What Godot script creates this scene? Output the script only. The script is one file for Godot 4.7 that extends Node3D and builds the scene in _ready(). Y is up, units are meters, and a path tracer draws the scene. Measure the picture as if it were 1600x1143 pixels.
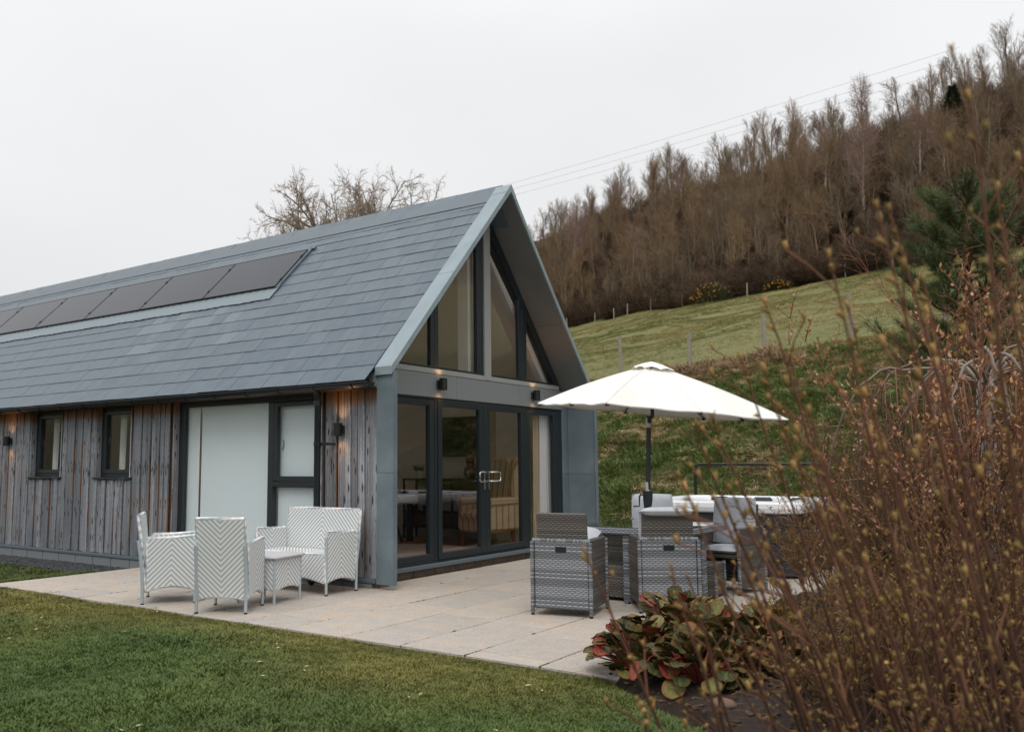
extends Node3D

const DEG := PI / 180.0
var rng := RandomNumberGenerator.new()
var used := {}
var M := {}
var field_noise := FastNoiseLite.new()


# ---------------------------------------------------------------- scene
func _ready() -> void:
	var cam := Camera3D.new()
	cam.name = "camera"
	add_child(cam)
	var lens := CameraAttributesPhysical.new()
	lens.frustum_near = 0.05
	lens.frustum_far = 3000.0
	lens.frustum_focal_length = 31.0
	lens.frustum_focus_distance = 9.0
	lens.exposure_aperture = 2.7
	cam.attributes = lens
	cam.projection = Camera3D.PROJECTION_FRUSTUM
	cam.near = 0.05
	cam.far = 3000.0
	cam.size = 0.04143
	cam.frustum_offset = Vector2(0.003851, 0.0)
	cam.transform = Transform3D(Basis(Vector3(0.5871, -0.0044, 0.8095), Vector3(-0.0869, 0.9939, 0.0685), Vector3(-0.8048, -0.1106, 0.5831)).orthonormalized(), Vector3(-7.52, 1.35, 6.146))
	cam.current = true
	var we := WorldEnvironment.new()
	we.name = "environment"
	var env := Environment.new()
	env.background_mode = Environment.BG_SKY
	env.sky = Sky.new()
	env.sky.sky_material = make_sky()
	env.tonemap_mode = Environment.TONE_MAPPER_LINEAR
	env.tonemap_exposure = 1.08
	env.sdfgi_enabled = true
	env.ssao_enabled = true
	env.ssil_enabled = true
	we.environment = env
	add_child(we)
	var sun := DirectionalLight3D.new()
	sun.name = "sun"
	sun.light_energy = 0.3
	sun.light_color = Color(1.0, 0.97, 0.93)
	sun.light_angular_distance = 24.0
	sun.shadow_enabled = true
	add_child(sun)
	sun.look_at_from_position(Vector3(-6, 9, 3.5), Vector3.ZERO)
	make_materials()
	make_land()
	make_house()
	make_fixtures()
	make_white_set()
	make_rattan_set()
	make_parasol()
	make_hot_tub()
	make_fences()
	make_wood_land()
	make_grass()
	make_bed()


# overcast: brighter overhead than at the horizon, faint cloud
func make_sky() -> PanoramaSkyMaterial:
	var w := 1024
	var h := 512
	var f := FastNoiseLite.new()
	f.seed = 3
	f.frequency = 0.9
	f.fractal_octaves = 4
	var img := Image.create(w, h, false, Image.FORMAT_RGBF)
	for y in h:
		var el := PI * (0.5 - (y + 0.5) / h)
		for x in w:
			var az := TAU * (x + 0.5) / w
			var d := Vector3(cos(el) * cos(az), sin(el) * 2.2, cos(el) * sin(az))
			var n := f.get_noise_3dv(d * 1.6)
			var up := maxf(sin(el), 0.0)
			var l := 0.68 + 0.14 * smoothstep(0.0, 0.4, up) + 0.65 * smoothstep(0.4, 1.0, up)
			l *= 1.0 + n * 0.07
			if el < 0.0:
				l = lerpf(0.66, 0.25, smoothstep(0.0, 0.12, -el))
			img.set_pixel(x, y, Color(l * 0.985, l * 0.995, l * 1.01))
	var m := PanoramaSkyMaterial.new()
	m.panorama = ImageTexture.create_from_image(img)
	m.filter = true
	return m


# ---------------------------------------------------------------- mesh builder
class Mb:
	var v := PackedVector3Array()
	var n := PackedVector3Array()
	var uv := PackedVector2Array()
	var col := PackedColorArray()
	var c := Color.WHITE
	var tinted := false

	func pt(p: Vector3, nn: Vector3, t: Vector2, k: Color) -> void:
		v.append(p)
		n.append(nn)
		uv.append(t)
		col.append(k)

	func tri(a: Vector3, b: Vector3, d: Vector3) -> void:
		var nn := (b - a).cross(d - a).normalized()
		pt(a, nn, Vector2.ZERO, c)
		pt(d, nn, Vector2(1, 0), c)
		pt(b, nn, Vector2(0, 1), c)

	func tri_c(a: Vector3, b: Vector3, d: Vector3, ca: Color, cb: Color, cd: Color) -> void:
		var nn := (b - a).cross(d - a).normalized()
		pt(a, nn, Vector2.ZERO, ca)
		pt(d, nn, Vector2(1, 0), cd)
		pt(b, nn, Vector2(0, 1), cb)

	# polygon a b d e turned to face outward
	func face(p: Array, outward: Vector3, t: Array = []) -> void:
		var nn: Vector3 = (p[1] - p[0]).cross(p[2] - p[0])
		if nn.length_squared() < 1e-16 and p.size() > 3:
			nn = (p[2] - p[0]).cross(p[3] - p[0])
		nn = nn.normalized()
		var flip := nn.dot(outward) < 0.0
		if flip:
			nn = -nn
		for i in range(1, p.size() - 1):
			var o := [0, i + 1, i]
			if flip:
				o = [0, i, i + 1]
			for k in o:
				var tt: Vector2
				if t.size() > 0:
					tt = t[k]
				else:
					tt = flat(p[k], nn)
				pt(p[k], nn, tt, c)

	func flat(p: Vector3, nn: Vector3) -> Vector2:
		var a := nn.abs()
		if a.x >= a.y and a.x >= a.z:
			return Vector2(p.z, -p.y)
		if a.y >= a.z:
			return Vector2(p.x, p.z)
		return Vector2(p.x, -p.y)

	# chamfered box
	func box(ce: Vector3, size: Vector3, b := 0.0, bs := Basis.IDENTITY) -> void:
		var h := size * 0.5
		if b <= 0.0:
			for ax in 3:
				for s in [-1.0, 1.0]:
					var o := Vector3.ZERO
					o[ax] = s
					var q := []
					for k in [[-1, -1], [1, -1], [1, 1], [-1, 1]]:
						var p := Vector3.ZERO
						p[ax] = s * h[ax]
						p[(ax + 1) % 3] = k[0] * h[(ax + 1) % 3]
						p[(ax + 2) % 3] = k[1] * h[(ax + 2) % 3]
						q.append(ce + bs * p)
					face(q, bs * o)
			return
		b = minf(b, minf(h.x, minf(h.y, h.z)) * 0.98)
		for ax in 3:
			var a1 := (ax + 1) % 3
			var a2 := (ax + 2) % 3
			for s in [-1.0, 1.0]:
				var o := Vector3.ZERO
				o[ax] = s
				var q := []
				for k in [[-1, -1], [1, -1], [1, 1], [-1, 1]]:
					var p := Vector3.ZERO
					p[ax] = s * h[ax]
					p[a1] = k[0] * (h[a1] - b)
					p[a2] = k[1] * (h[a2] - b)
					q.append(ce + bs * p)
				face(q, bs * o)
				for s1 in [-1.0, 1.0]:  # edges between ax and a1, along a2
					var e := []
					for k in [[0, -1], [0, 1], [1, 1], [1, -1]]:
						var p := Vector3.ZERO
						p[ax] = s * (h[ax] - (b if k[0] == 1 else 0.0))
						p[a1] = s1 * (h[a1] - (0.0 if k[0] == 1 else b))
						p[a2] = k[1] * (h[a2] - b)
						e.append(ce + bs * p)
					var oo := Vector3.ZERO
					oo[ax] = s
					oo[a1] = s1
					face(e, bs * oo)
		for sx in [-1.0, 1.0]:
			for sy in [-1.0, 1.0]:
				for sz in [-1.0, 1.0]:
					var sg := Vector3(sx, sy, sz)
					face([ce + bs * (sg * Vector3(h.x, h.y - b, h.z - b)), ce + bs * (sg * Vector3(h.x - b, h.y, h.z - b)), ce + bs * (sg * Vector3(h.x - b, h.y - b, h.z))], bs * sg)

	# smooth tube along points
	func tube(p: Array, r: Array, sides := 6, caps := true, k0 := Color.WHITE, k1 := Color.WHITE, flatness := 1.0) -> void:
		var cnt := p.size()
		var dir: Vector3 = (p[1] - p[0]).normalized()
		var side := dir.cross(Vector3.UP)
		if side.length() < 0.05:
			side = dir.cross(Vector3.RIGHT)
		side = side.normalized()
		var rings := []
		var norms := []
		var length := 0.0
		var lens := [0.0]
		for i in cnt:
			var d2: Vector3
			if i == 0:
				d2 = p[1] - p[0]
			elif i == cnt - 1:
				d2 = p[i] - p[i - 1]
			else:
				d2 = (p[i + 1] - p[i]).normalized() + (p[i] - p[i - 1]).normalized()
			d2 = d2.normalized()
			side = (side - d2 * side.dot(d2)).normalized()
			var up := d2.cross(side)
			var ring := []
			var nr := []
			for s in sides:
				var a := TAU * s / sides
				var o := side * cos(a) + up * sin(a) * flatness
				ring.append(p[i] + o * float(r[i]))
				nr.append(o.normalized())
			rings.append(ring)
			norms.append(nr)
			if i > 0:
				length += p[i].distance_to(p[i - 1])
				lens.append(length)
		for i in cnt - 1:
			var ca := c
			var cb := c
			if tinted:
				ca = k0.lerp(k1, float(i) / (cnt - 1))
				cb = k0.lerp(k1, float(i + 1) / (cnt - 1))
			for s in sides:
				var s2 := (s + 1) % sides
				var u0 := float(s) / sides
				var u1 := float(s + 1) / sides
				var a: Vector3 = rings[i][s]
				var b: Vector3 = rings[i][s2]
				var d: Vector3 = rings[i + 1][s2]
				var e: Vector3 = rings[i + 1][s]
				pt(a, norms[i][s], Vector2(u0, lens[i]), ca)
				pt(d, norms[i + 1][s2], Vector2(u1, lens[i + 1]), cb)
				pt(b, norms[i][s2], Vector2(u1, lens[i]), ca)
				pt(a, norms[i][s], Vector2(u0, lens[i]), ca)
				pt(e, norms[i + 1][s], Vector2(u0, lens[i + 1]), cb)
				pt(d, norms[i + 1][s2], Vector2(u1, lens[i + 1]), cb)
		if caps:
			var cc := c
			c = k0 if tinted else c
			if float(r[0]) > 0.0005:
				face(rings[0], p[0] - p[1])
			c = k1 if tinted else cc
			if float(r[cnt - 1]) > 0.0005:
				face(rings[cnt - 1], p[cnt - 1] - p[cnt - 2])
			c = cc

	# a thin tapering twig of one triangle
	func spike(a: Vector3, b: Vector3, w: float, across: Vector3) -> void:
		var s := (b - a).cross(across).normalized() * w
		var nn := s.cross(b - a).normalized()
		pt(a - s, nn, Vector2.ZERO, c)
		pt(b, nn, Vector2.ONE, c)
		pt(a + s, nn, Vector2(1, 0), c)

	func lathe(ce: Vector3, prof: Array, sides := 16) -> void:
		for i in prof.size() - 1:
			var a: Vector2 = prof[i]
			var b: Vector2 = prof[i + 1]
			var nr := Vector2(b.y - a.y, -(b.x - a.x)).normalized()
			for s in sides:
				var t0 := TAU * s / sides
				var t1 := TAU * (s + 1) / sides
				var q := []
				var nn := []
				for k in [[a, t0], [a, t1], [b, t1], [b, t0]]:
					q.append(ce + Vector3(k[0].x * cos(k[1]), k[0].y, k[0].x * sin(k[1])))
					nn.append(Vector3(nr.x * cos(k[1]), nr.y, nr.x * sin(k[1])))
				var g: Vector3 = (q[1] - q[0]).cross(q[2] - q[0])
				if g.length_squared() < 1e-16:
					g = (q[2] - q[0]).cross(q[3] - q[0])
				var o := [0, 2, 1, 0, 3, 2]
				if g.dot(nn[0] + nn[1]) < 0.0:
					o = [0, 1, 2, 0, 2, 3]
				for k in o:
					pt(q[k], nn[k], Vector2(float(s) / sides, q[k].y), c)

	func ball(ce: Vector3, r: Vector3, la := 6, lo := 8, bs := Basis.IDENTITY) -> void:
		for i in la:
			for j in lo:
				var q := []
				for k in [[i, j], [i, j + 1], [i + 1, j + 1], [i + 1, j]]:
					var th: float = PI * k[0] / la
					var ph: float = TAU * k[1] / lo
					q.append(Vector3(sin(th) * cos(ph), cos(th), sin(th) * sin(ph)))
				for k in [0, 2, 1, 0, 3, 2]:
					pt(ce + bs * (q[k] * r), (bs * (q[k] / r)).normalized(), Vector2(0, 0), c)

	# grid of points -> smooth sheet (rows of equal length), facing given side
	func sheet(g: Array, cols: Array, uvs: Array, toward := Vector3.UP) -> void:
		var ni := g.size()
		var nj: int = g[0].size()
		var nrm := []
		var flip := false
		var probe := Vector3.ZERO
		for i in ni:
			var row := []
			for j in nj:
				var dx: Vector3 = g[mini(i + 1, ni - 1)][j] - g[maxi(i - 1, 0)][j]
				var dy: Vector3 = g[i][mini(j + 1, nj - 1)] - g[i][maxi(j - 1, 0)]
				var k := dx.cross(dy)
				probe += k
				row.append(k.normalized())
			nrm.append(row)
		flip = probe.dot(toward) < 0.0
		for i in ni - 1:
			for j in nj - 1:
				var ids := [[i, j], [i + 1, j], [i + 1, j + 1], [i, j + 1]]
				var o := [0, 2, 1, 0, 3, 2]
				if flip:
					o = [0, 1, 2, 0, 2, 3]
				for k in o:
					var a: int = ids[k][0]
					var b: int = ids[k][1]
					var nn: Vector3 = nrm[a][b]
					pt(g[a][b], -nn if flip else nn, uvs[a][b] if uvs.size() > 0 else Vector2(g[a][b].x, g[a][b].z), cols[a][b] if cols.size() > 0 else c)

	func done(m: Material = null) -> ArrayMesh:
		var am := ArrayMesh.new()
		var arr := []
		arr.resize(Mesh.ARRAY_MAX)
		arr[Mesh.ARRAY_VERTEX] = v
		arr[Mesh.ARRAY_NORMAL] = n
		arr[Mesh.ARRAY_TEX_UV] = uv
		arr[Mesh.ARRAY_COLOR] = col
		am.add_surface_from_arrays(Mesh.PRIMITIVE_TRIANGLES, arr)
		if m != null:
			am.surface_set_material(0, m)
		return am


# ---------------------------------------------------------------- naming
func numbered(called: String) -> String:
	if not used.has(called):
		used[called] = 0
		return called
	used[called] += 1
	return "%s_%03d" % [called, used[called]]


func tag(o: Node, label: String, category: String, group := "") -> Node:
	o.set_meta("label", label)
	o.set_meta("category", category)
	if group != "":
		o.set_meta("group", group)
	return o


func thing(called: String, label: String, category: String, at := Vector3.ZERO, turn := 0.0, group := "") -> Node3D:
	var o := Node3D.new()
	o.name = numbered(called)
	add_child(o)
	o.position = at
	o.rotation.y = turn
	tag(o, label, category, group)
	return o


func part(called: String, mesh: Mesh, parent: Node, m: Material = null, at := Transform3D.IDENTITY) -> MeshInstance3D:
	var o := MeshInstance3D.new()
	var key := str(parent.get_instance_id()) + called
	if used.has(key):
		used[key] += 1
		o.name = "%s_%03d" % [called, used[key]]
	else:
		used[key] = 0
		o.name = called
	o.mesh = mesh
	if m != null:
		o.material_override = m
	parent.add_child(o, true)
	o.transform = at
	return o


func structure(called: String, mesh: Mesh, m: Material) -> MeshInstance3D:
	var o := MeshInstance3D.new()
	o.name = numbered(called)
	o.mesh = mesh
	o.material_override = m
	add_child(o)
	o.set_meta("kind", "structure")
	return o


func many(called: String, mesh: Mesh, xf: Array, cols: Array, m: Material, parent: Node = null) -> MultiMeshInstance3D:
	var mm := MultiMesh.new()
	mm.transform_format = MultiMesh.TRANSFORM_3D
	mm.use_colors = true
	mm.mesh = mesh
	mm.instance_count = xf.size()
	for i in xf.size():
		mm.set_instance_transform(i, xf[i])
		mm.set_instance_color(i, cols[i])
	var o := MultiMeshInstance3D.new()
	o.multimesh = mm
	o.material_override = m
	if parent == null:
		o.name = numbered(called)
		add_child(o)
	else:
		o.name = called
		parent.add_child(o, true)
	o.set_meta("kind", "stuff")
	return o


func copy(root: Node3D, at: Vector3, turn: float, label: String, group := "", base := "") -> Node3D:
	var r: Node3D = root.duplicate()
	r.name = numbered(base if base != "" else str(root.name).rstrip("0123456789").trim_suffix("_"))
	add_child(r)
	r.position = at
	r.rotation.y = turn
	r.set_meta("label", label)
	if group != "":
		r.set_meta("group", group)
	return r


# ---------------------------------------------------------------- colours, textures, materials
func S(r: float, g: float, b: float) -> Color:
	return Color(r / 255.0, g / 255.0, b / 255.0)


func L(r: float, g: float, b: float) -> Color:
	return Color(r / 255.0, g / 255.0, b / 255.0).srgb_to_linear()


func mat(called: String, color: Color, rough := 0.7, metal := 0.0) -> StandardMaterial3D:
	var m := StandardMaterial3D.new()
	m.resource_name = called
	m.albedo_color = color
	m.roughness = rough
	m.metallic = metal
	M[called] = m
	return m


func vmat(called: String, rough := 0.8) -> StandardMaterial3D:
	var m := mat(called, Color.WHITE, rough)
	m.vertex_color_use_as_albedo = true
	return m


func leafmat(called: String, rough := 0.6, back := 0.35) -> StandardMaterial3D:
	var m := vmat(called, rough)
	m.cull_mode = BaseMaterial3D.CULL_DISABLED
	if back > 0.0:
		m.backlight_enabled = true
		m.backlight = Color(back, back, back * 0.6)
	return m


func noise_bytes(seed_: int, w: int, h: int, freq: float, oct := 4, type := FastNoiseLite.TYPE_SIMPLEX_SMOOTH) -> PackedByteArray:
	var f := FastNoiseLite.new()
	f.seed = seed_
	f.noise_type = type
	f.frequency = freq
	f.fractal_octaves = oct
	var im := f.get_seamless_image(w, h)
	im.convert(Image.FORMAT_L8)
	return im.get_data()


func tex_of(w: int, h: int, d: PackedByteArray) -> ImageTexture:
	return ImageTexture.create_from_image(Image.create_from_data(w, h, false, Image.FORMAT_RGB8, d))


func normal_of(w: int, h: int, grey: PackedByteArray, strength: float) -> ImageTexture:
	var im := Image.create_from_data(w, h, false, Image.FORMAT_L8, grey)
	im.convert(Image.FORMAT_RGBA8)
	im.bump_map_to_normal_map(strength)
	return ImageTexture.create_from_image(im)


# mixes two colours by noise, with a finer second noise
func mottled(seed_: int, size: int, a: Color, b: Color, fr: float, fine: float, share := 0.35, stretch := Vector2.ONE) -> Array:
	var n1 := noise_bytes(seed_, size, size, fr)
	var n2 := noise_bytes(seed_ + 1, size, size, fine, 2)
	var d := PackedByteArray()
	d.resize(size * size * 3)
	var g := PackedByteArray()
	g.resize(size * size)
	for i in size * size:
		var y := i / size
		var x := i % size
		var j: int = (int(y * stretch.y) % size) * size + int(x * stretch.x) % size
		var t := clampf((n1[j] / 255.0) * (1.0 - share) + (n2[j] / 255.0) * share, 0.0, 1.0)
		t = clampf((t - 0.5) * 1.6 + 0.5, 0.0, 1.0)
		d[i * 3] = int(lerpf(a.r, b.r, t) * 255.0)
		d[i * 3 + 1] = int(lerpf(a.g, b.g, t) * 255.0)
		d[i * 3 + 2] = int(lerpf(a.b, b.b, t) * 255.0)
		g[i] = int(t * 255.0)
	return [tex_of(size, size, d), g]


func triplanar(m: StandardMaterial3D, tile: float, world := true) -> void:
	m.uv1_triplanar = true
	m.uv1_world_triplanar = world
	m.uv1_scale = Vector3.ONE / tile


func make_materials() -> void:
	# painted metal of the gable frame
	var pm := mottled(11, 256, S(96, 110, 118), S(117, 131, 138), 0.012, 0.2, 0.25)
	var m := mat("grey_cladding", Color.WHITE, 0.42)
	m.albedo_texture = pm[0]
	triplanar(m, 2.3)
	var pl := mottled(12, 256, S(124, 140, 147), S(144, 159, 166), 0.012, 0.2, 0.25)
	m = mat("pale_capping", Color.WHITE, 0.4)
	m.albedo_texture = pl[0]
	triplanar(m, 1.7)
	var pd := mottled(13, 256, S(104, 106, 105), S(119, 121, 120), 0.01, 0.15, 0.25)
	m = mat("soffit_panel", Color.WHITE, 0.5)
	m.albedo_texture = pd[0]
	triplanar(m, 2.0)
	mat("band_panel", S(126, 130, 131), 0.5)
	mat("post_panel", S(150, 151, 149), 0.5)
	mat("frame_dark", S(33, 41, 46), 0.38)
	mat("frame_seal", S(16, 18, 20), 0.6)
	mat("gutter_black", S(24, 31, 36), 0.32)
	mat("black_metal", S(20, 20, 21), 0.4)
	mat("chrome", S(215, 215, 215), 0.18, 1.0)
	mat("steel", S(150, 155, 158), 0.35, 0.8)
	var gl := mat("window_glass", Color(0.03, 0.04, 0.04, 0.06), 0.02)
	gl.transparency = BaseMaterial3D.TRANSPARENCY_ALPHA
	gl.metallic_specular = 0.5
	var sg := mat("side_glass", Color(0.03, 0.04, 0.04, 0.05), 0.02)
	sg.transparency = BaseMaterial3D.TRANSPARENCY_ALPHA
	sg.metallic_specular = 0.9
	var g2 := mat("table_glass", Color(0.16, 0.2, 0.2, 0.32), 0.02)
	g2.transparency = BaseMaterial3D.TRANSPARENCY_ALPHA
	# slates: five tones
	var sl := mottled(21, 256, S(86, 99, 109), S(99, 112, 121), 0.02, 0.18, 0.4, Vector2(1, 1))
	for i in 5:
		m = mat("slate_%d" % i, [S(232, 236, 240), S(229, 233, 238), S(236, 240, 243), S(231, 235, 238), S(227, 232, 237)][i], 0.36 + 0.02 * i)
		m.albedo_texture = sl[0]
		m.normal_enabled = true
		m.normal_texture = normal_of(256, 256, sl[1], 1.6) if i == 0 else M["slate_0"].normal_texture
		m.normal_scale = 0.5
		triplanar(m, 0.9)
	var st := mottled(24, 256, S(98, 111, 120), S(118, 130, 138), 0.03, 0.1, 0.3, Vector2(2, 1))
	m = mat("slate_streaked", Color.WHITE, 0.55)
	m.albedo_texture = st[0]
	triplanar(m, 0.8)
	mat("lead_sheet", S(122, 135, 142), 0.5)
	mat("ridge_metal", S(92, 104, 112), 0.42)
	m = mat("solar_glass", S(22, 26, 42), 0.14)
	m.metallic_specular = 0.36
	mat("concrete_block_grey", S(118, 124, 128), 0.85)
	var bk := mottled(26, 256, S(88, 80, 72), S(128, 116, 104), 0.03, 0.3, 0.5)
	m = mat("plinth_brick", Color.WHITE, 0.9)
	m.albedo_texture = bk[0]
	triplanar(m, 0.7)
	make_wood()
	make_paving()
	make_weaves()
	# fabrics
	var um := mottled(31, 256, S(234, 232, 226), S(246, 245, 241), 0.008, 0.3, 0.2)
	m = mat("canopy_cloth", Color.WHITE, 0.85)
	m.albedo_texture = um[0]
	m.cull_mode = BaseMaterial3D.CULL_DISABLED
	triplanar(m, 1.1, false)
	m.backlight_enabled = true
	m.backlight = Color(0.22, 0.2, 0.16)
	mat("umbrella_pole", S(62, 66, 72), 0.4)
	mat("white_label", S(225, 226, 228), 0.6)
	var cu := mottled(32, 256, S(178, 184, 192), S(194, 199, 206), 0.02, 0.4, 0.5)
	m = mat("cushion_grey", Color.WHITE, 0.92)
	m.albedo_texture = cu[0]
	triplanar(m, 0.5, false)
	mat("piping_dark", S(48, 50, 54), 0.8)
	mat("acrylic_white", S(228, 230, 232), 0.22)
	mat("tub_cabinet", S(50, 54, 60), 0.6)
	mat("lead_frame", S(176, 186, 192), 0.45, 0.2)
	mat("foot_black", S(28, 28, 28), 0.7)
	# interior
	mat("wall_paint", S(242, 234, 222), 0.9)
	mat("wall_white", S(226, 222, 214), 0.9)
	var wf := mottled(41, 256, S(160, 118, 78), S(186, 142, 98), 0.02, 0.2, 0.4, Vector2(1, 6))
	m = mat("oak_floor", Color.WHITE, 0.4)
	m.albedo_texture = wf[0]
	triplanar(m, 1.5)
	mat("rug_beige", S(196, 176, 158), 0.95)
	mat("screen_black", S(8, 8, 9), 0.5)
	mat("dark_wood", S(74, 46, 30), 0.55)
	mat("red_gloss", S(88, 18, 20), 0.25)
	mat("blue_cloth", S(90, 150, 180), 0.6)
	mat("pink_cloth", S(196, 100, 96), 0.85)
	mat("pot_white", S(220, 214, 202), 0.5)
	m = mat("curtain_cloth", S(242, 244, 244), 0.9)
	m.backlight_enabled = true
	m.backlight = Color(0.3, 0.3, 0.28)
	m = mat("curtain_beige", S(190, 172, 148), 0.9)
	mat("blind_white", S(232, 246, 252), 0.7)
	mat("chair_leg_wood", S(120, 62, 30), 0.45)
	# planting
	leafmat("blade", 0.65, 0.25)
	leafmat("leaf", 0.5, 0.2)
	leafmat("needle", 0.6, 0.15)
	leafmat("petal", 0.7, 0.4)
	vmat("bark", 0.9)
	m = leafmat("twig", 0.9, 0.0)
	vmat("stone", 0.9)
	vmat("bud", 0.75)
	# ground sheet
	var gt := mottled(51, 512, S(190, 190, 180), S(255, 255, 250), 0.02, 0.25, 0.5)
	m = vmat("turf", 0.95)
	m.albedo_texture = gt[0]
	m.normal_enabled = true
	m.normal_texture = normal_of(512, 512, gt[1], 4.0)
	triplanar(m, 2.7)
	var so := mottled(52, 512, S(28, 20, 15), S(64, 47, 36), 0.03, 0.3, 0.6)
	m = mat("soil", Color.WHITE, 0.97)
	m.albedo_texture = so[0]
	m.normal_enabled = true
	m.normal_texture = normal_of(512, 512, so[1], 5.0)
	triplanar(m, 0.9)
	var po := mottled(53, 256, S(126, 120, 108), S(168, 160, 146), 0.015, 0.3, 0.5, Vector2(6, 1))
	m = mat("post_timber", Color.WHITE, 0.9)
	m.albedo_texture = po[0]
	triplanar(m, 0.6)
	mat("wire_grey", S(120, 120, 118), 0.5, 0.5)


# weathered larch: ten boards side by side in one picture, grey below, orange near the top
func make_wood() -> void:
	var w := 1000
	var h := 1024
	var d := PackedByteArray()
	d.resize(w * h * 3)
	var grain := noise_bytes(61, 1024, 1024, 0.02, 4)
	var fine := noise_bytes(62, 1024, 1024, 0.12, 3)
	var hgt := PackedByteArray()
	hgt.resize(w * h)
	var r := RandomNumberGenerator.new()
	r.seed = 611
	var tone := []
	var warm := []
	var knots := []
	var edge := []
	for k in 10:
		tone.append(r.randf_range(0.74, 1.14))
		warm.append(r.randf_range(-0.25, 0.22))
		edge.append([r.randf(), r.randf_range(-0.1, 0.3), r.randf_range(0.2, 0.9)])
		var kn := []
		for q in 5:
			kn.append(Vector3(r.randf_range(15, 85), r.randf_range(60, 1000), r.randf_range(4.0, 9.0)))
		knots.append(kn)
	for y in h:
		var fy := float(y) / h
		for x in w:
			var b := x / 100
			var lx := x % 100
			var bend := (grain[((y / 6 + b * 97) % 1024) * 1024 + (b * 131) % 1024] / 255.0 - 0.5) * 30.0
			var gi := int(lx * 6 + bend * 2.0 + b * 211) & 1023
			var g := grain[((y / 14 + b * 53) & 1023) * 1024 + gi] / 255.0
			var f := fine[((y / 5 + b * 77) & 1023) * 1024 + (int(lx * 5 + bend) & 1023)] / 255.0
			var t := 0.62 + (g - 0.5) * 0.75 + (f - 0.5) * 0.5
			var col: Vector3 = Vector3(0.455, 0.472, 0.50) * t * tone[b] * 1.75
			var warmth: float = warm[b] * 0.5 + (grain[((y / 3) & 1023) * 1024 + b * 91] / 255.0 - 0.5) * 0.25
			col = col.lerp(Vector3(0.50, 0.42, 0.35) * t * 1.4, clampf(warmth, 0.0, 0.6))
			# sheltered top keeps its colour
			var line := 0.062 + 0.05 * grain[b * 1024 + (lx * 3 & 1023)] / 255.0 + 0.02 * (f - 0.5)
			var top := 1.0 - smoothstep(line - 0.02, line + 0.035, fy)
			col = col.lerp(Vector3(0.46, 0.29, 0.17) * (0.55 + 0.6 * t), top * 0.75)
			# one edge of some boards is unweathered
			var e: Array = edge[b]
			if lx < 10 and absf(fy - e[0]) < e[1]:
				col = col.lerp(Vector3(0.60, 0.40, 0.25) * (0.7 + 0.4 * t), 0.7)
			if lx > 94:
				col *= 0.8
			for kn in knots[b]:
				var q := Vector2((lx - kn.x), (y - kn.y) * 0.55).length()
				if q < kn.z * 2.2:
					col *= lerpf(0.32, 1.0, smoothstep(kn.z * 0.5, kn.z * 2.2, q))
			var i := y * w + x
			d[i * 3] = clampi(int(col.x * 255), 0, 255)
			d[i * 3 + 1] = clampi(int(col.y * 255), 0, 255)
			d[i * 3 + 2] = clampi(int(col.z * 255), 0, 255)
			hgt[i] = clampi(int((g * 0.6 + f * 0.4) * 255), 0, 255)
	var m := mat("larch", Color.WHITE, 0.88)
	m.albedo_texture = tex_of(w, h, d)
	m.normal_enabled = true
	m.normal_texture = normal_of(w, h, hgt, 2.0)
	var n := mottled(65, 256, S(50, 38, 30), S(104, 74, 52), 0.02, 0.1, 0.4, Vector2(6, 1))
	m = mat("larch_fresh", Color.WHITE, 0.85)
	m.albedo_texture = n[0]
	triplanar(m, 1.3)


func make_paving() -> void:
	var size := 1024
	var a := noise_bytes(71, size, size, 0.006, 4)
	var b := noise_bytes(72, size, size, 0.05, 4)
	var cr := noise_bytes(73, size, size, 0.012, 3, FastNoiseLite.TYPE_CELLULAR)
	var d := PackedByteArray()
	d.resize(size * size * 3)
	var g := PackedByteArray()
	g.resize(size * size)
	for y in size:
		for x in size:
			var i := y * size + x
			var streak := b[(y * 4 % size) * size + (x + y / 3) % size] / 255.0
			var p := a[i] / 255.0
			var f := b[i] / 255.0
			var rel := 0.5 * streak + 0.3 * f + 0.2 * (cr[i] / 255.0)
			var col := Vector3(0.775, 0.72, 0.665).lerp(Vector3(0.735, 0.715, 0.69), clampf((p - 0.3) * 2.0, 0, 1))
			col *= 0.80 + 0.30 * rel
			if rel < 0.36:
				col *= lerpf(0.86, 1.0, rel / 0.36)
			d[i * 3] = clampi(int(col.x * 255), 0, 255)
			d[i * 3 + 1] = clampi(int(col.y * 255), 0, 255)
			d[i * 3 + 2] = clampi(int(col.z * 255), 0, 255)
			g[i] = clampi(int(rel * 255), 0, 255)
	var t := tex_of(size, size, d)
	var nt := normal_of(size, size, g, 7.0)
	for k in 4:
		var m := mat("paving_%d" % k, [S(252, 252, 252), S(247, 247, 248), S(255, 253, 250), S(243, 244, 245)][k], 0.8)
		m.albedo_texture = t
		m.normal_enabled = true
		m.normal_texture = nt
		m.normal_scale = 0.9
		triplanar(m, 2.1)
		m.uv1_offset = Vector3(k * 0.27, 0, k * 0.41)
	mat("joint_sand", S(112, 102, 90), 0.95)


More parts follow.
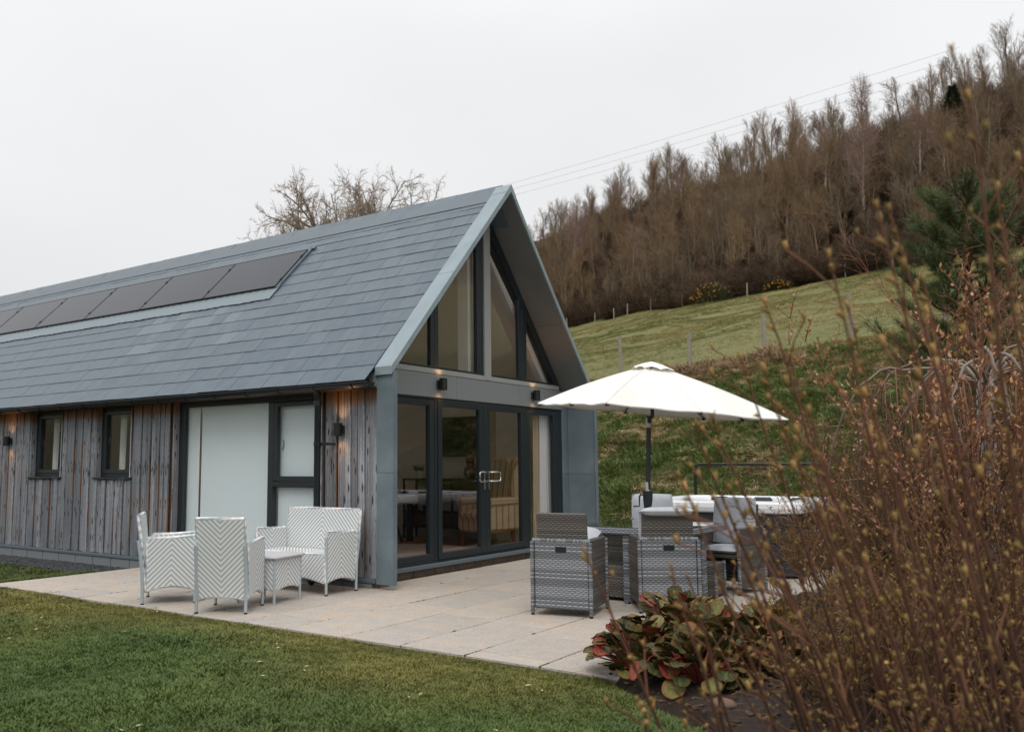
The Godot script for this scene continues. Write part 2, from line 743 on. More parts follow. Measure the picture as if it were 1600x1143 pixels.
func make_weaves() -> void:
	# diagonal stripes of white and pale grey strand
	var s := 256
	var d := PackedByteArray()
	d.resize(s * s * 3)
	var g := PackedByteArray()
	g.resize(s * s)
	var nz := noise_bytes(81, s, s, 0.05, 3)
	for y in s:
		for x in s:
			var i := y * s + x
			var strand := sin(y * TAU * 12.0 / s) * 0.5 + 0.5
			var over := sin(x * TAU * 8.0 / s + (PI if (y * 24 / s) % 2 == 0 else 0.0)) * 0.5 + 0.5
			var ph := fposmod(float(x) / s * 2.0 + floorf(y * 24.0 / s) * 24.0 / 288.0 * 1.0, 1.0)
			ph = fposmod(2.0 * float(x) / s + 2.0 * (floorf(y * 24.0 / s) + 0.5) / 24.0, 1.0)
			var grey := smoothstep(0.47, 0.53, ph) * (1.0 - smoothstep(0.94, 1.0, ph))
			var col := Vector3(0.95, 0.95, 0.94).lerp(Vector3(0.69, 0.73, 0.755), grey)
			col *= 0.9 + 0.08 * strand + 0.04 * over - 0.03 * (nz[i] / 255.0)
			d[i * 3] = clampi(int(col.x * 255), 0, 255)
			d[i * 3 + 1] = clampi(int(col.y * 255), 0, 255)
			d[i * 3 + 2] = clampi(int(col.z * 255), 0, 255)
			g[i] = int((0.6 * strand + 0.4 * over) * 255)
	var m := mat("chevron_weave", Color.WHITE, 0.62)
	m.albedo_texture = tex_of(s, s, d)
	m.normal_enabled = true
	m.normal_texture = normal_of(s, s, g, 3.0)
	mat("weave_plain", S(186, 187, 190), 0.65)
	# flat grey rattan, strands over and under upright stakes: 8 rows, 4 stakes per tile
	for kind in 2:
		d = PackedByteArray()
		d.resize(s * s * 3)
		g = PackedByteArray()
		g.resize(s * s)
		var r := RandomNumberGenerator.new()
		r.seed = 800 + kind
		var rows := 14
		var tone := []
		for k in rows:
			tone.append(r.randf_range(0.72, 1.12))
		for y in s:
			var row := y * rows / s
			var fy := fposmod(y * float(rows) / s, 1.0)
			for x in s:
				var i := y * s + x
				var ph := x * TAU * 4.0 / s + (PI if row % 2 == 0 else 0.0)
				var over := cos(ph) * 0.5 + 0.5
				var rise := sin(fy * PI)
				var stake := smoothstep(0.6, 1.0, 1.0 - over) * smoothstep(0.25, 0.0, minf(fy, 1.0 - fy))
				var hh := rise * (0.22 + 0.78 * over)
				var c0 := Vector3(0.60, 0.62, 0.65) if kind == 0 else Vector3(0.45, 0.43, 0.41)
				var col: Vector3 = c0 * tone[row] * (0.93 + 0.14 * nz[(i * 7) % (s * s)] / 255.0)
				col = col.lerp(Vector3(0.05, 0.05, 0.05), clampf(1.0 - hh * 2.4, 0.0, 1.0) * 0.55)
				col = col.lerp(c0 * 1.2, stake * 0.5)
				d[i * 3] = clampi(int(col.x * 255), 0, 255)
				d[i * 3 + 1] = clampi(int(col.y * 255), 0, 255)
				d[i * 3 + 2] = clampi(int(col.z * 255), 0, 255)
				g[i] = clampi(int(hh * 255), 0, 255)
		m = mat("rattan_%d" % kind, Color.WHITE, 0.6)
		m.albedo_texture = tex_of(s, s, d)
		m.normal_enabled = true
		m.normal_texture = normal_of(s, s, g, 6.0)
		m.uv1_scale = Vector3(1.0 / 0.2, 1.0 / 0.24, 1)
	# checked upholstery of the wing chair
	d = PackedByteArray()
	d.resize(s * s * 3)
	for y in s:
		for x in s:
			var i := y * s + x
			var st := fposmod(x * 4.0 / s, 1.0)
			var col := Vector3(0.80, 0.71, 0.58) * (0.85 + 0.3 * nz[(i * 5) % (s * s)] / 255.0)
			if st > 0.44 and st < 0.56:
				col = Vector3(0.62, 0.36, 0.26)
			elif st > 0.36 and st < 0.64:
				col = col.lerp(Vector3(0.66, 0.46, 0.34), 0.5)
			d[i * 3] = clampi(int(col.x * 255), 0, 255)
			d[i * 3 + 1] = clampi(int(col.y * 255), 0, 255)
			d[i * 3 + 2] = clampi(int(col.z * 255), 0, 255)
	m = mat("striped_tweed", Color.WHITE, 0.9)
	m.albedo_texture = tex_of(s, s, d)
	m.uv1_scale = Vector3(2.0, 2.0, 1)


# ---------------------------------------------------------------- land
const HX := [-900.0, -420.0, -300.0, -200.0, -30.0, 6.2, 7.5, 9.0, 12.0, 16.0, 18.4]
const HY := [70.0, 62.0, 30.0, -4.0, 0.0, 0.0, 0.25, 0.95, 2.2, 3.6, 4.31]


func ground(x: float, z: float) -> float:
	var y := 0.0
	var zc := clampf(z, -130.0, 60.0)
	if x <= 18.4:
		for i in HX.size() - 1:
			if x <= HX[i + 1]:
				y = lerpf(HY[i], HY[i + 1], clampf((x - HX[i]) / (HX[i + 1] - HX[i]), 0.0, 1.0))
				break
		y += 0.084 * zc * smoothstep(6.2, 18.4, x)
	else:
		# the pasture is a tilted plane; inside the wood the hill steepens, then rounds off
		var d := x - edge_x(z)
		var xx := minf(x, edge_x(z) + 52.0) + maxf(0.0, d - 52.0) * 0.05
		y = -0.30 + 0.2507 * xx + 0.084 * zc
		y += maxf(0.0, minf(d, 56.0) - 3.0) * 0.33
	if x > 6.0:
		var bank := smoothstep(6.0, 9.0, x) * (1.0 - smoothstep(17.0, 20.0, x))
		y += field_noise.get_noise_2d(x * 2.4, z * 2.4) * 0.34 * bank + field_noise.get_noise_2d(x * 0.35, z * 0.35) * 0.5 * smoothstep(18.0, 40.0, x)
	if x < 6.0:
		y -= 0.035
		y -= 0.06 * smoothstep(-4.3, -4.9, z) * (1.0 if x < 0.6 else 0.0)
		y += field_noise.get_noise_2d(x * 1.2, z * 1.2) * 0.012
	return y


func steps(list: Array) -> Array:
	var o := []
	for s in list:
		var x: float = s[0]
		while x < s[1] - 0.001:
			o.append(x)
			x += s[2]
	o.append(list[-1][1])
	return o


func turf_colour(x: float, z: float) -> Color:
	var a := field_noise.get_noise_2d(x * 0.9 + 40.0, z * 0.9) * 0.5 + 0.5
	var b := field_noise.get_noise_2d(x * 0.22 - 70.0, z * 0.22 + 9.0) * 0.5 + 0.5
	if x < 6.0:
		return L(70, 74, 40).lerp(L(108, 92, 58), clampf(a * 1.2 - 0.35, 0, 1))
	if x < 18.6:
		return L(72, 86, 42).lerp(L(128, 116, 78), clampf(a * 1.4 - 0.5, 0, 1))
	if x < edge_x(z) + 1.5:
		return L(112, 116, 64).lerp(L(156, 144, 98), clampf(b * 0.6 + (a - 0.5) * 0.3, 0, 1))
	return L(66, 54, 40).lerp(L(92, 76, 54), a)


func make_land() -> void:
	field_noise.seed = 5
	field_noise.frequency = 0.25
	field_noise.fractal_octaves = 3
	var xs := steps([[-900, -120, 60], [-120, -20, 10], [-20, -8, 1.0], [-8, 6, 0.4], [6, 20, 0.4], [20, 90, 2.5], [90, 200, 7], [200, 900, 70]])
	var zs := steps([[-700, -150, 50], [-150, -60, 6], [-60, -20, 2.0], [-20, -8, 0.8], [-8, 9, 0.4], [9, 40, 2.2], [40, 150, 8], [150, 700, 50]])
	var g := []
	var cols := []
	for x in xs:
		var row := []
		var cr := []
		for z in zs:
			row.append(Vector3(x, ground(x, z), z))
			cr.append(turf_colour(x, z))
		g.append(row)
		cols.append(cr)
	var mb := Mb.new()
	mb.sheet(g, cols, [], Vector3.UP)
	structure("ground", mb.done(), M["turf"])
	# paving laid in staggered rows
	var base := Mb.new()
	base.box(Vector3(1.55, -0.04, 1.74), Vector3(7.5, 0.045, 4.38))
	base.box(Vector3(-1.1, -0.041, -2.3), Vector3(2.18, 0.045, 3.7))
	var patio := structure("patio", base.done(), M["joint_sand"])
	rng.seed = 90
	var rows := [-4.2, -3.62, -2.98, -2.38, -1.78, -1.17, -0.56, 0.06, 0.66, 1.28, 1.87, 2.46, 3.07, 3.68]
	var cache := {}
	for i in rows.size() - 1:
		var x: float = -2.2 - [0.0, 0.3, 0.12, 0.42][i % 4]
		while x < 5.2:
			var w: float = [0.9, 0.6, 0.9, 1.2, 0.75][rng.randi() % 5]
			var x0 := maxf(x, -2.2)
			var x1 := minf(x + w, 5.25)
			x += w
			var z0: float = rows[i]
			var z1: float = rows[i + 1]
			if z0 < -0.5 and (z1 < 0.0 or x0 < -0.01):
				if x1 > -0.01 and z1 > 0.0:
					x = 0.002
				x1 = minf(x1, -0.01)
			elif z0 < -0.5:
				z0 = -0.445
			if x1 - x0 < 0.12:
				continue
			var s := Mb.new()
			var gap := 0.012
			s.box(Vector3.ZERO, Vector3(x1 - x0 - 0.005, 0.035, z1 - z0 - 0.013), 0.004)
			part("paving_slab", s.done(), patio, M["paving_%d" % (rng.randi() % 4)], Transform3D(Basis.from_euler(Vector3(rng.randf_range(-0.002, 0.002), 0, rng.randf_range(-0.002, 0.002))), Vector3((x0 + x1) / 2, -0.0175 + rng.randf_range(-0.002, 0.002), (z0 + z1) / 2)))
	# moss and grit caught in the joints
	var ms := Mb.new()
	for i in 260:
		var row: float = rows[1 + rng.randi() % (rows.size() - 2)]
		var mx := -2.18 + pow(rng.randf(), 1.4) * (7.0 if row > 0.0 else 2.1)
		var mr := rng.randf_range(0.004, 0.011)
		ms.c = L(62, 70, 34).lerp(L(84, 70, 52), rng.randf())
		ms.ball(Vector3(mx, -0.002, row + rng.randf_range(-0.006, 0.006)), Vector3(mr * rng.randf_range(1.0, 4.0), mr * 0.5, mr), 3, 5)
	var moss := structure("joint_moss", ms.done(), M["stone"])
	moss.set_meta("kind", "stuff")
	# gravel strip along the house
	rng.seed = 91
	var gs := Mb.new()
	var gg := []
	for i in 30:
		var row := []
		for j in 3:
			var z := -4.22 - i * 0.48
			var out := 0.72 + 0.10 * sin(z * 1.3)
			row.append(Vector3(-out + j * out * 0.5 + 0.02, -0.082, z))
		gg.append(row)
	gs.c = L(50, 52, 55)
	gs.sheet(gg, [], [], Vector3.UP)
	structure("gravel_bed", gs.done(), M["stone"])
	var pb := Mb.new()
	pb.ball(Vector3.ZERO, Vector3(1, 0.7, 0.85), 4, 6)
	var xf := []
	var cl := []
	for i in 11000:
		var z := -4.25 - pow(rng.randf(), 1.0) * 7.0
		var out := 0.72 + 0.10 * sin(z * 1.3)
		var r := rng.randf_range(0.008, 0.02)
		xf.append(Transform3D(Basis.from_euler(Vector3(rng.randf() * 6, rng.randf() * 6, rng.randf() * 6)).scaled(Vector3.ONE * r), Vector3(-rng.randf() * out + 0.02, -0.08 + rng.randf() * 0.014, z)))
		var k := rng.randf_range(0.5, 1.5)
		cl.append(Color(0.055 * k, 0.058 * k, 0.064 * k))
	many("gravel", pb.done(), xf, cl, M["stone"])


# ---------------------------------------------------------------- house
const APX := 2.545
const APY := 5.149
const ZD := -0.477
const ZBACK := -18.0
const LS := 1.055   # slopes of the gable edges
const RS := 1.128


func prism(mb: Mb, pts: Array, z0: float, z1: float) -> void:
	var f := []
	var b := []
	var mid := Vector3.ZERO
	for p in pts:
		f.append(Vector3(p.x, p.y, z1))
		b.append(Vector3(p.x, p.y, z0))
		mid += Vector3(p.x, p.y, (z0 + z1) * 0.5) / pts.size()
	var flat := PackedVector2Array()
	for p in pts:
		flat.append(p)
	var ids := Geometry2D.triangulate_polygon(flat)
	for i in range(0, ids.size(), 3):
		mb.face([f[ids[i]], f[ids[i + 1]], f[ids[i + 2]]], Vector3(0, 0, z1 - z0))
		mb.face([b[ids[i]], b[ids[i + 1]], b[ids[i + 2]]], Vector3(0, 0, z0 - z1))
	for i in pts.size():
		var j := (i + 1) % pts.size()
		var e: Vector3 = f[j] - f[i]
		var nn := e.cross(Vector3(0, 0, 1))
		var area := 0.0
		for k in pts.size():
			var k2 := (k + 1) % pts.size()
			area += pts[k].x * pts[k2].y - pts[k2].x * pts[k].y
		mb.face([f[i], f[j], b[j], b[i]], nn * signf(area))


func bx(mb: Mb, x0: float, x1: float, y0: float, y1: float, z0: float, z1: float, b := 0.0) -> void:
	mb.box(Vector3((x0 + x1) / 2, (y0 + y1) / 2, (z0 + z1) / 2), Vector3(absf(x1 - x0), absf(y1 - y0), absf(z1 - z0)), b)


func board_mesh(y0: float, y1: float, k: int, w: float) -> ArrayMesh:
	var mb := Mb.new()
	var t := 0.011
	var h := w / 2
	var b := 0.003
	var vv := func(y: float) -> float: return clampf((2.25 - y) / 2.2, 0.0, 1.0)
	var u := func(z: float) -> float: return (k + 0.5 - z / w * 0.92) / 10.0
	# outline of the section from back to front, with eased front edges
	var sec := [Vector2(t, -h), Vector2(-t + b, -h), Vector2(-t, -h + b), Vector2(-t, h - b), Vector2(-t + b, h), Vector2(t, h)]
	for i in sec.size() - 1:
		var a: Vector2 = sec[i]
		var c: Vector2 = sec[i + 1]
		var ua: float = u.call(a.y)
		var uc: float = u.call(c.y)
		if i == 0:
			ua -= 0.006
		if i == 4:
			uc += 0.006
		mb.face([Vector3(a.x, y0, a.y), Vector3(c.x, y0, c.y), Vector3(c.x, y1, c.y), Vector3(a.x, y1, a.y)], Vector3(-1, 0, (a.y + c.y) * 0.6 / h * (20.0 if i == 0 or i == 4 else 0.2)), [Vector2(ua, vv.call(y0)), Vector2(uc, vv.call(y0)), Vector2(uc, vv.call(y1)), Vector2(ua, vv.call(y1))])
	for y in [y0, y1]:
		mb.face([Vector3(t, y, -h), Vector3(-t, y, -h), Vector3(-t, y, h), Vector3(t, y, h)], Vector3(0, y - (y0 + y1) / 2, 0), [Vector2((k + 0.3) / 10.0, 0.9), Vector2((k + 0.7) / 10.0, 0.9), Vector2((k + 0.7) / 10.0, 0.91), Vector2((k + 0.3) / 10.0, 0.91)])
	return mb.done()


func make_house() -> Node3D:
	var house := thing("house", "single-storey timber-clad house with slate roof and glazed gable end", "house")
	timber_wall(house)
	gable(house)
	roof(house)
	inside(house)
	return house


func timber_wall(house: Node3D) -> void:
	# core of the wall round the openings, then the boards in front
	var core := Mb.new()
	var ops := [[-1.1, -3.87, 0.1], [-4.81, -5.68, 1.17], [-6.58, -7.47, 1.17]]
	var z := ZD - 0.03
	for o in ops:
		bx(core, 0.075, 0.3, 0.08, 2.28, o[0], z)
		if o[2] > 0.2:
			bx(core, 0.075, 0.3, 0.08, o[2] - 0.03, o[1], o[0])
		bx(core, 0.075, 0.3, 2.2, 2.28, o[1], o[0])
		z = o[1]
	bx(core, 0.075, 0.3, 0.08, 2.28, ZBACK, z)
	var wall := part("timber_wall", core.done(), house, M["larch_fresh"])
	rng.seed = 100
	var cache := {}
	z = -0.282
	var n := 0
	while z > -12.0:
		var w: float = [0.088, 0.094, 0.082, 0.09][rng.randi() % 4]
		var y0 := 0.105
		var skip := false
		for o in ops:
			if z - w / 2 < o[0] + 0.004 and z + w / 2 > o[1] - 0.004:
				if o[2] < 0.2:
					skip = true
				else:
					y0 = -1.0
		if not skip:
			var spans := [[0.105, 2.26]] if y0 > 0.0 else [[0.105, 1.15]]
			for sp in spans:
				var k := rng.randi() % 10
				var key := "%d_%.3f_%.2f" % [k, w, sp[1]]
				if not cache.has(key):
					cache[key] = board_mesh(sp[0], sp[1], k, w)
				var front := 0.041 + rng.randf_range(-0.003, 0.004) + (0.012 if n % 2 == 1 else 0.0)
				var lift := rng.randf_range(-0.006, 0.004)
				part("board", cache[key], wall, M["larch"], Transform3D(Basis.from_euler(Vector3(rng.randf_range(-0.002, 0.002), rng.randf_range(-0.03, 0.03), 0)), Vector3(front, lift, z)))
		n += 1
		z -= w + rng.randf_range(0.010, 0.02)
	var far := Mb.new()
	z = -12.1
	while z > ZBACK + 0.1:
		bx(far, 0.03, 0.055, 0.105, 2.26, z - 0.09, z)
		z -= 0.112
	part("far_boards", far.done(), wall, M["larch"]).set_meta("kind", "stuff")
	# reveal boards at the openings
	for o in [[-3.87, 0.1], [-5.68, 1.17], [-7.47, 1.17]]:
		var rv := board_mesh(o[1] + 0.005, 2.2, 2, 0.09)
		part("reveal_board", rv, wall, M["larch"], Transform3D(Basis.from_euler(Vector3(0, PI / 2, 0)), Vector3(0.078, 0, o[0] + 0.011)))
	for o in [[-1.1, 0.1], [-4.81, 1.17], [-6.58, 1.17]]:
		var rv := board_mesh(o[1] + 0.005, 2.2, 3, 0.09)
		part("reveal_board", rv, wall, M["larch"], Transform3D(Basis.from_euler(Vector3(0, -PI / 2, 0)), Vector3(0.078, 0, o[0] - 0.011)))
	# drip trim and plinth
	var trim := Mb.new()
	bx(trim, -0.006, 0.075, 0.055, 0.098, ZBACK, -0.25, 0.006)
	part("base_trim", trim.done(), house, M["ridge_metal"])
	var pl := Mb.new()
	bx(pl, 0.05, 0.25, -0.3, 0.053, ZBACK, -0.25)
	var plinth := part("plinth", pl.done(), house, M["joint_sand"])
	z = -0.3
	while z > -13.0:
		var b := Mb.new()
		b.box(Vector3.ZERO, Vector3(0.05, 0.215, 0.428), 0.004)
		part("concrete_block", b.done(), plinth, M["concrete_block_grey"], Transform3D(Basis.IDENTITY, Vector3(0.031, -0.057, z - 0.22)))
		z -= 0.442
	# windows
	side_window(house, -4.81, -5.68)
	side_window(house, -6.58, -7.47)
	tall_window(house)
	# the other walls
	var ow := Mb.new()
	bx(ow, 4.94, 5.1, 0.0, 2.35, ZBACK, ZD - 0.01)
	prism(ow, [Vector2(0.3, 0), Vector2(4.94, 0), Vector2(4.94, 2.4), Vector2(APX, 4.9), Vector2(0.3, 2.5)], ZBACK, ZBACK + 0.25)
	part("rear_wall", ow.done(), house, M["soffit_panel"])


func frame_rect(mb: Mb, z0: float, z1: float, y0: float, y1: float, t: float, xf: float, depth: float, b := 0.006) -> void:
	bx(mb, xf, xf + depth, y0, y0 + t, z0 + t, z1 - t, b)
	bx(mb, xf, xf + depth, y1 - t, y1, z0 + t, z1 - t, b)
	bx(mb, xf, xf + depth, y0, y1, z0, z0 + t, b)
	bx(mb, xf, xf + depth, y0, y1, z1 - t, z1, b)


func side_window(house: Node3D, za: float, zb: float) -> void:
	var f := Mb.new()
	var z1 := za - 0.024
	var z0 := zb + 0.024
	frame_rect(f, z0, z1, 1.185, 2.2, 0.062, 0.125, 0.06)
	frame_rect(f, z0 + 0.05, z1 - 0.05, 1.235, 2.15, 0.06, 0.112, 0.06)
	bx(f, 0.1, 0.112, 2.158, 2.172, z0 + 0.12, z1 - 0.12)
	var win := part("window", f.done(), house, M["frame_dark"])
	var p := Mb.new()
	bx(p, 0.148, 0.152, 1.29, 2.095, z0 + 0.105, z1 - 0.105)
	part("pane", p.done(), win, M["side_glass"])
	var s := Mb.new()
	bx(s, 0.005, 0.125, 1.155, 1.183, zb - 0.02, za + 0.012, 0.005)
	part("sill", s.done(), win, M["frame_dark"])
	var h := Mb.new()
	h.box(Vector3(0.185, 1.72, z0 + 0.09), Vector3(0.02, 0.11, 0.018), 0.006)
	part("handle", h.done(), win, M["steel"])


func tall_window(house: Node3D) -> void:
	var f := Mb.new()
	var x := 0.118
	bx(f, x, x + 0.07, 0.1, 2.2, -3.845, -3.745, 0.006)
	bx(f, x, x + 0.07, 2.125, 2.2, -3.745, -1.125, 0.006)
	bx(f, x, x + 0.07, 0.1, 0.185, -3.745, -1.125, 0.006)
	bx(f, x, x + 0.07, 0.185, 2.125, -1.22, -1.125, 0.006)
	bx(f, x - 0.004, x + 0.07, 0.185, 2.125, -2.1, -2.0, 0.006)
	bx(f, x - 0.008, x + 0.066, 1.078, 1.152, -2.015, -1.215, 0.012)
	frame_rect(f, -1.99, -1.215, 1.156, 2.12, 0.058, x - 0.012, 0.06)
	bx(f, x - 0.03, x - 0.012, 2.085, 2.1, -1.9, -1.35, 0.003)
	var win := part("tall_window", f.done(), house, M["frame_dark"])
	var p := Mb.new()
	bx(p, x + 0.03, x + 0.034, 0.18, 2.13, -3.75, -2.095)
	part("pane", p.done(), win, M["side_glass"])
	p = Mb.new()
	bx(p, x + 0.03, x + 0.034, 0.18, 1.085, -2.005, -1.215)
	part("pane", p.done(), win, M["side_glass"])
	p = Mb.new()
	bx(p, x + 0.02, x + 0.024, 1.21, 2.065, -1.935, -1.27)
	part("pane", p.done(), win, M["side_glass"])
	var h := Mb.new()
	h.tube([Vector3(0.18, 1.53, -1.905), Vector3(0.2, 1.6, -1.9), Vector3(0.19, 1.66, -1.9)], [0.008, 0.009, 0.006], 6)
	part("handle", h.done(), win, M["steel"])
	# white blinds hanging just inside
	var b := Mb.new()
	bx(b, 0.20, 0.203, 0.14, 2.19, -3.47, -2.03)
	part("roller_blind", b.done(), win, M["blind_white"])
	b = Mb.new()
	bx(b, 0.201, 0.204, 0.14, 2.19, -3.82, -3.515)
	part("roller_blind", b.done(), win, M["blind_white"])
	b = Mb.new()
	bx(b, 0.2005, 0.2035, 0.14, 2.19, -1.99, -1.15)
	part("roller_blind", b.done(), win, M["blind_white"])


func gable(house: Node3D) -> void:
	var mt: Material = M["grey_cladding"]
	# posts at the two corners
	var p := Mb.new()
	bx(p, 0.0, 0.083, 0.05, 1.256, -0.234, 0.0, 0.004)
	bx(p, 0.0, 0.083, 1.26, 2.375, -0.234, 0.0, 0.004)
	bx(p, 0.006, 0.077, 0.05, 2.375, -0.23, -0.004)
	bx(p, 0.058, 0.082, 0.03, 2.42, ZD - 0.03, -0.232)
	part("corner_post", p.done(), house, mt)
	p = Mb.new()
	bx(p, 4.941, 5.024, 0.05, 1.186, -0.018, 0.0, 0.003)
	bx(p, 4.941, 5.024, 1.19, 2.42, -0.018, 0.0, 0.003)
	bx(p, 4.955, 5.02, 0.05, 2.40, ZD, -0.018)
	bx(p, 4.944, 4.96, 0.05, 1.188, ZD + 0.002, -0.03, 0.002)
	bx(p, 4.944, 4.96, 1.192, 2.41, ZD + 0.002, -0.03, 0.002)
	part("corner_post", p.done(), house, mt)
	p = Mb.new()
	bx(p, 4.776, 4.95, 0.09, 1.188, ZD - 0.05, ZD, 0.003)
	bx(p, 4.776, 4.95, 1.192, 2.45, ZD - 0.05, ZD, 0.003)
	part("return_panel", p.done(), house, mt)
	# verge cappings: two lengths on each slope and a saddle at the top
	var left := func(x: float) -> float: return APY - (APX - x) * LS
	var right := func(x: float) -> float: return APY - (x - APX) * RS
	var th := 0.092
	var vc := Mb.new()
	for s in [[-0.03, 1.168], [1.174, 2.43]]:
		prism(vc, [Vector2(s[0], left.call(s[0])), Vector2(s[1], left.call(s[1])), Vector2(s[1], left.call(s[1]) - th), Vector2(s[0], left.call(s[0]) - th)], -0.236, 0.004)
	prism(vc, [Vector2(0.0, left.call(0.0) - th), Vector2(2.4, left.call(2.4) - th), Vector2(2.4, left.call(2.4) - 0.3), Vector2(0.083, left.call(0.083) - 0.22), Vector2(0.083, 2.2), Vector2(0, 2.2)], ZD, -0.236)
	part("verge_capping", vc.done(), house, M["pale_capping"])
	vc = Mb.new()
	prism(vc, [Vector2(5.05, right.call(5.05)), Vector2(2.66, right.call(2.66)), Vector2(2.66, right.call(2.66) - th), Vector2(5.05, right.call(5.05) - th)], -0.236, 0.004)
	part("verge_capping", vc.done(), house, M["pale_capping"])
	vc = Mb.new()
	prism(vc, [Vector2(2.424, left.call(2.424) + 0.006), Vector2(APX, APY + 0.008), Vector2(2.666, right.call(2.666) + 0.006), Vector2(2.666, right.call(2.666) - th), Vector2(APX, APY - th - 0.002), Vector2(2.424, left.call(2.424) - th)], -0.24, 0.008)
	part("apex_capping", vc.done(), house, M["pale_capping"])
	# soffits behind the capping
	var so := Mb.new()
	for s in [[5.0, 4.0], [3.994, 2.57]]:
		prism(so, [Vector2(s[0], right.call(s[0]) - 0.082), Vector2(s[1], right.call(s[1]) - 0.082), Vector2(s[1], right.call(s[1]) - 0.1), Vector2(s[0], right.call(s[0]) - 0.1)], ZD - 0.12, -0.016)
	part("soffit", so.done(), house, M["soffit_panel"])
	so = Mb.new()
	prism(so, [Vector2(0.06, left.call(0.06) - 0.082), Vector2(2.53, left.call(2.53) - 0.082), Vector2(2.53, left.call(2.53) - 0.1), Vector2(0.06, left.call(0.06) - 0.1)], ZD - 0.12, -0.016)
	part("soffit", so.done(), house, M["soffit_panel"])
	# dark lining between soffit and glass on the right
	so = Mb.new()
	prism(so, [Vector2(4.93, right.call(4.93) - 0.101), Vector2(2.6, right.call(2.6) - 0.101), Vector2(2.6, right.call(2.6) - 0.3), Vector2(4.7, right.call(4.7) - 0.3)], ZD - 0.11, ZD - 0.034)
	prism(so, [Vector2(0.1, left.call(0.1) - 0.101), Vector2(2.55, left.call(2.55) - 0.101), Vector2(2.55, left.call(2.55) - 0.24), Vector2(0.1, left.call(0.1) - 0.24)], ZD - 0.11, ZD - 0.05)
	part("rake_lining", so.done(), house, M["frame_seal"])
	# band over the doors, in panels, with the sill strip above
	var bd := Mb.new()
	bx(bd, 0.22, 4.9, 2.15, 2.555, ZD - 0.11, ZD - 0.03)
	var band := part("gable_band", bd.done(), house, M["frame_seal"])
	for s in [[0.06, 1.9], [1.904, 3.492], [3.497, 4.774]]:
		bd = Mb.new()
		bx(bd, s[0], s[1], 2.19, 2.484, ZD - 0.03, ZD, 0.002)
		part("panel", bd.done(), band, M["band_panel"])
	bd = Mb.new()
	bx(bd, 0.06, 4.68, 2.489, 2.553, ZD - 0.03, ZD + 0.004, 0.003)
	part("sill_strip", bd.done(), band, M["post_panel"])
	bd = Mb.new()
	prism(bd, [Vector2(2.568, 2.5), Vector2(2.728, 2.5), Vector2(2.728, right.call(2.728) - 0.21), Vector2(2.64, right.call(2.64) - 0.11), Vector2(2.568, left.call(2.54) - 0.24)], ZD - 0.1, ZD + 0.008)
	part("centre_post", bd.done(), house, M["post_panel"])
	# gable glazing
	var fr := Mb.new()
	var fz := ZD - 0.012
	bx(fr, 0.66, 4.6, 2.554, 2.585, fz - 0.06, fz, 0.003)
	for s in [[1.352, 1.432], [1.436, 1.52], [2.41, 2.49], [2.494, 2.566], [3.514, 3.6], [3.604, 3.73]]:
		var top: float = minf(left.call(s[0]), right.call(s[1])) - 0.19
		bx(fr, s[0], s[1], 2.585, top, fz - 0.06, fz, 0.004)
	# raking frame members
	prism(fr, [Vector2(0.5, left.call(0.5) - 0.12), Vector2(2.566, left.call(2.566) - 0.12), Vector2(2.566, left.call(2.566) - 0.2), Vector2(0.6, left.call(0.6) - 0.2)], fz - 0.06, fz - 0.003)
	prism(fr, [Vector2(4.72, right.call(4.72) - 0.12), Vector2(2.728, right.call(2.728) - 0.12), Vector2(2.728, right.call(2.728) - 0.3), Vector2(4.6, right.call(4.6) - 0.3)], fz - 0.06, fz - 0.003)
	var gw := part("gable_window", fr.done(), house, M["frame_dark"])
	var lo := 2.58
	for q in [[0.64, 1.36, 0], [1.51, 2.42, 0], [2.72, 3.52, 1], [3.72, 4.5, 1]]:
		var g := Mb.new()
		var x0: float = q[0]
		var x1: float = q[1]
		if q[2] == 0:
			prism(g, [Vector2(x0, lo), Vector2(x1, lo), Vector2(x1, left.call(x1) - 0.17), Vector2(x0, maxf(lo + 0.01, left.call(x0) - 0.17))], fz - 0.032, fz - 0.028)
		else:
			prism(g, [Vector2(x0, lo), Vector2(x1, lo), Vector2(x1, maxf(lo + 0.01, right.call(x1) - 0.2)), Vector2(x0, right.call(x0) - 0.2)], fz - 0.032, fz - 0.028)
		part("pane", g.done(), gw, M["window_glass"])
	doors(house)


func leaf(called: String, parent: Node, x0: float, x1: float, gx0: float, gx1: float, z: float, mitre := true) -> void:
	var f := Mb.new()
	var d := 0.062
	bx(f, x0, gx0, 0.167, 2.165, z - d, z, 0.006)
	bx(f, gx1, x1, 0.167, 2.165, z - d, z, 0.006)
	bx(f, gx0, gx1, 2.082, 2.165, z - d, z, 0.006)
	bx(f, gx0, gx1, 0.167, 0.25, z - d, z, 0.006)
	# glazing bead
	bx(f, gx0 - 0.002, gx0 + 0.012, 0.25, 2.082, z - d, z - 0.012)
	bx(f, gx1 - 0.012, gx1 + 0.002, 0.25, 2.082, z - d, z - 0.012)
	var l := part(called, f.done(), parent, M["frame_dark"])


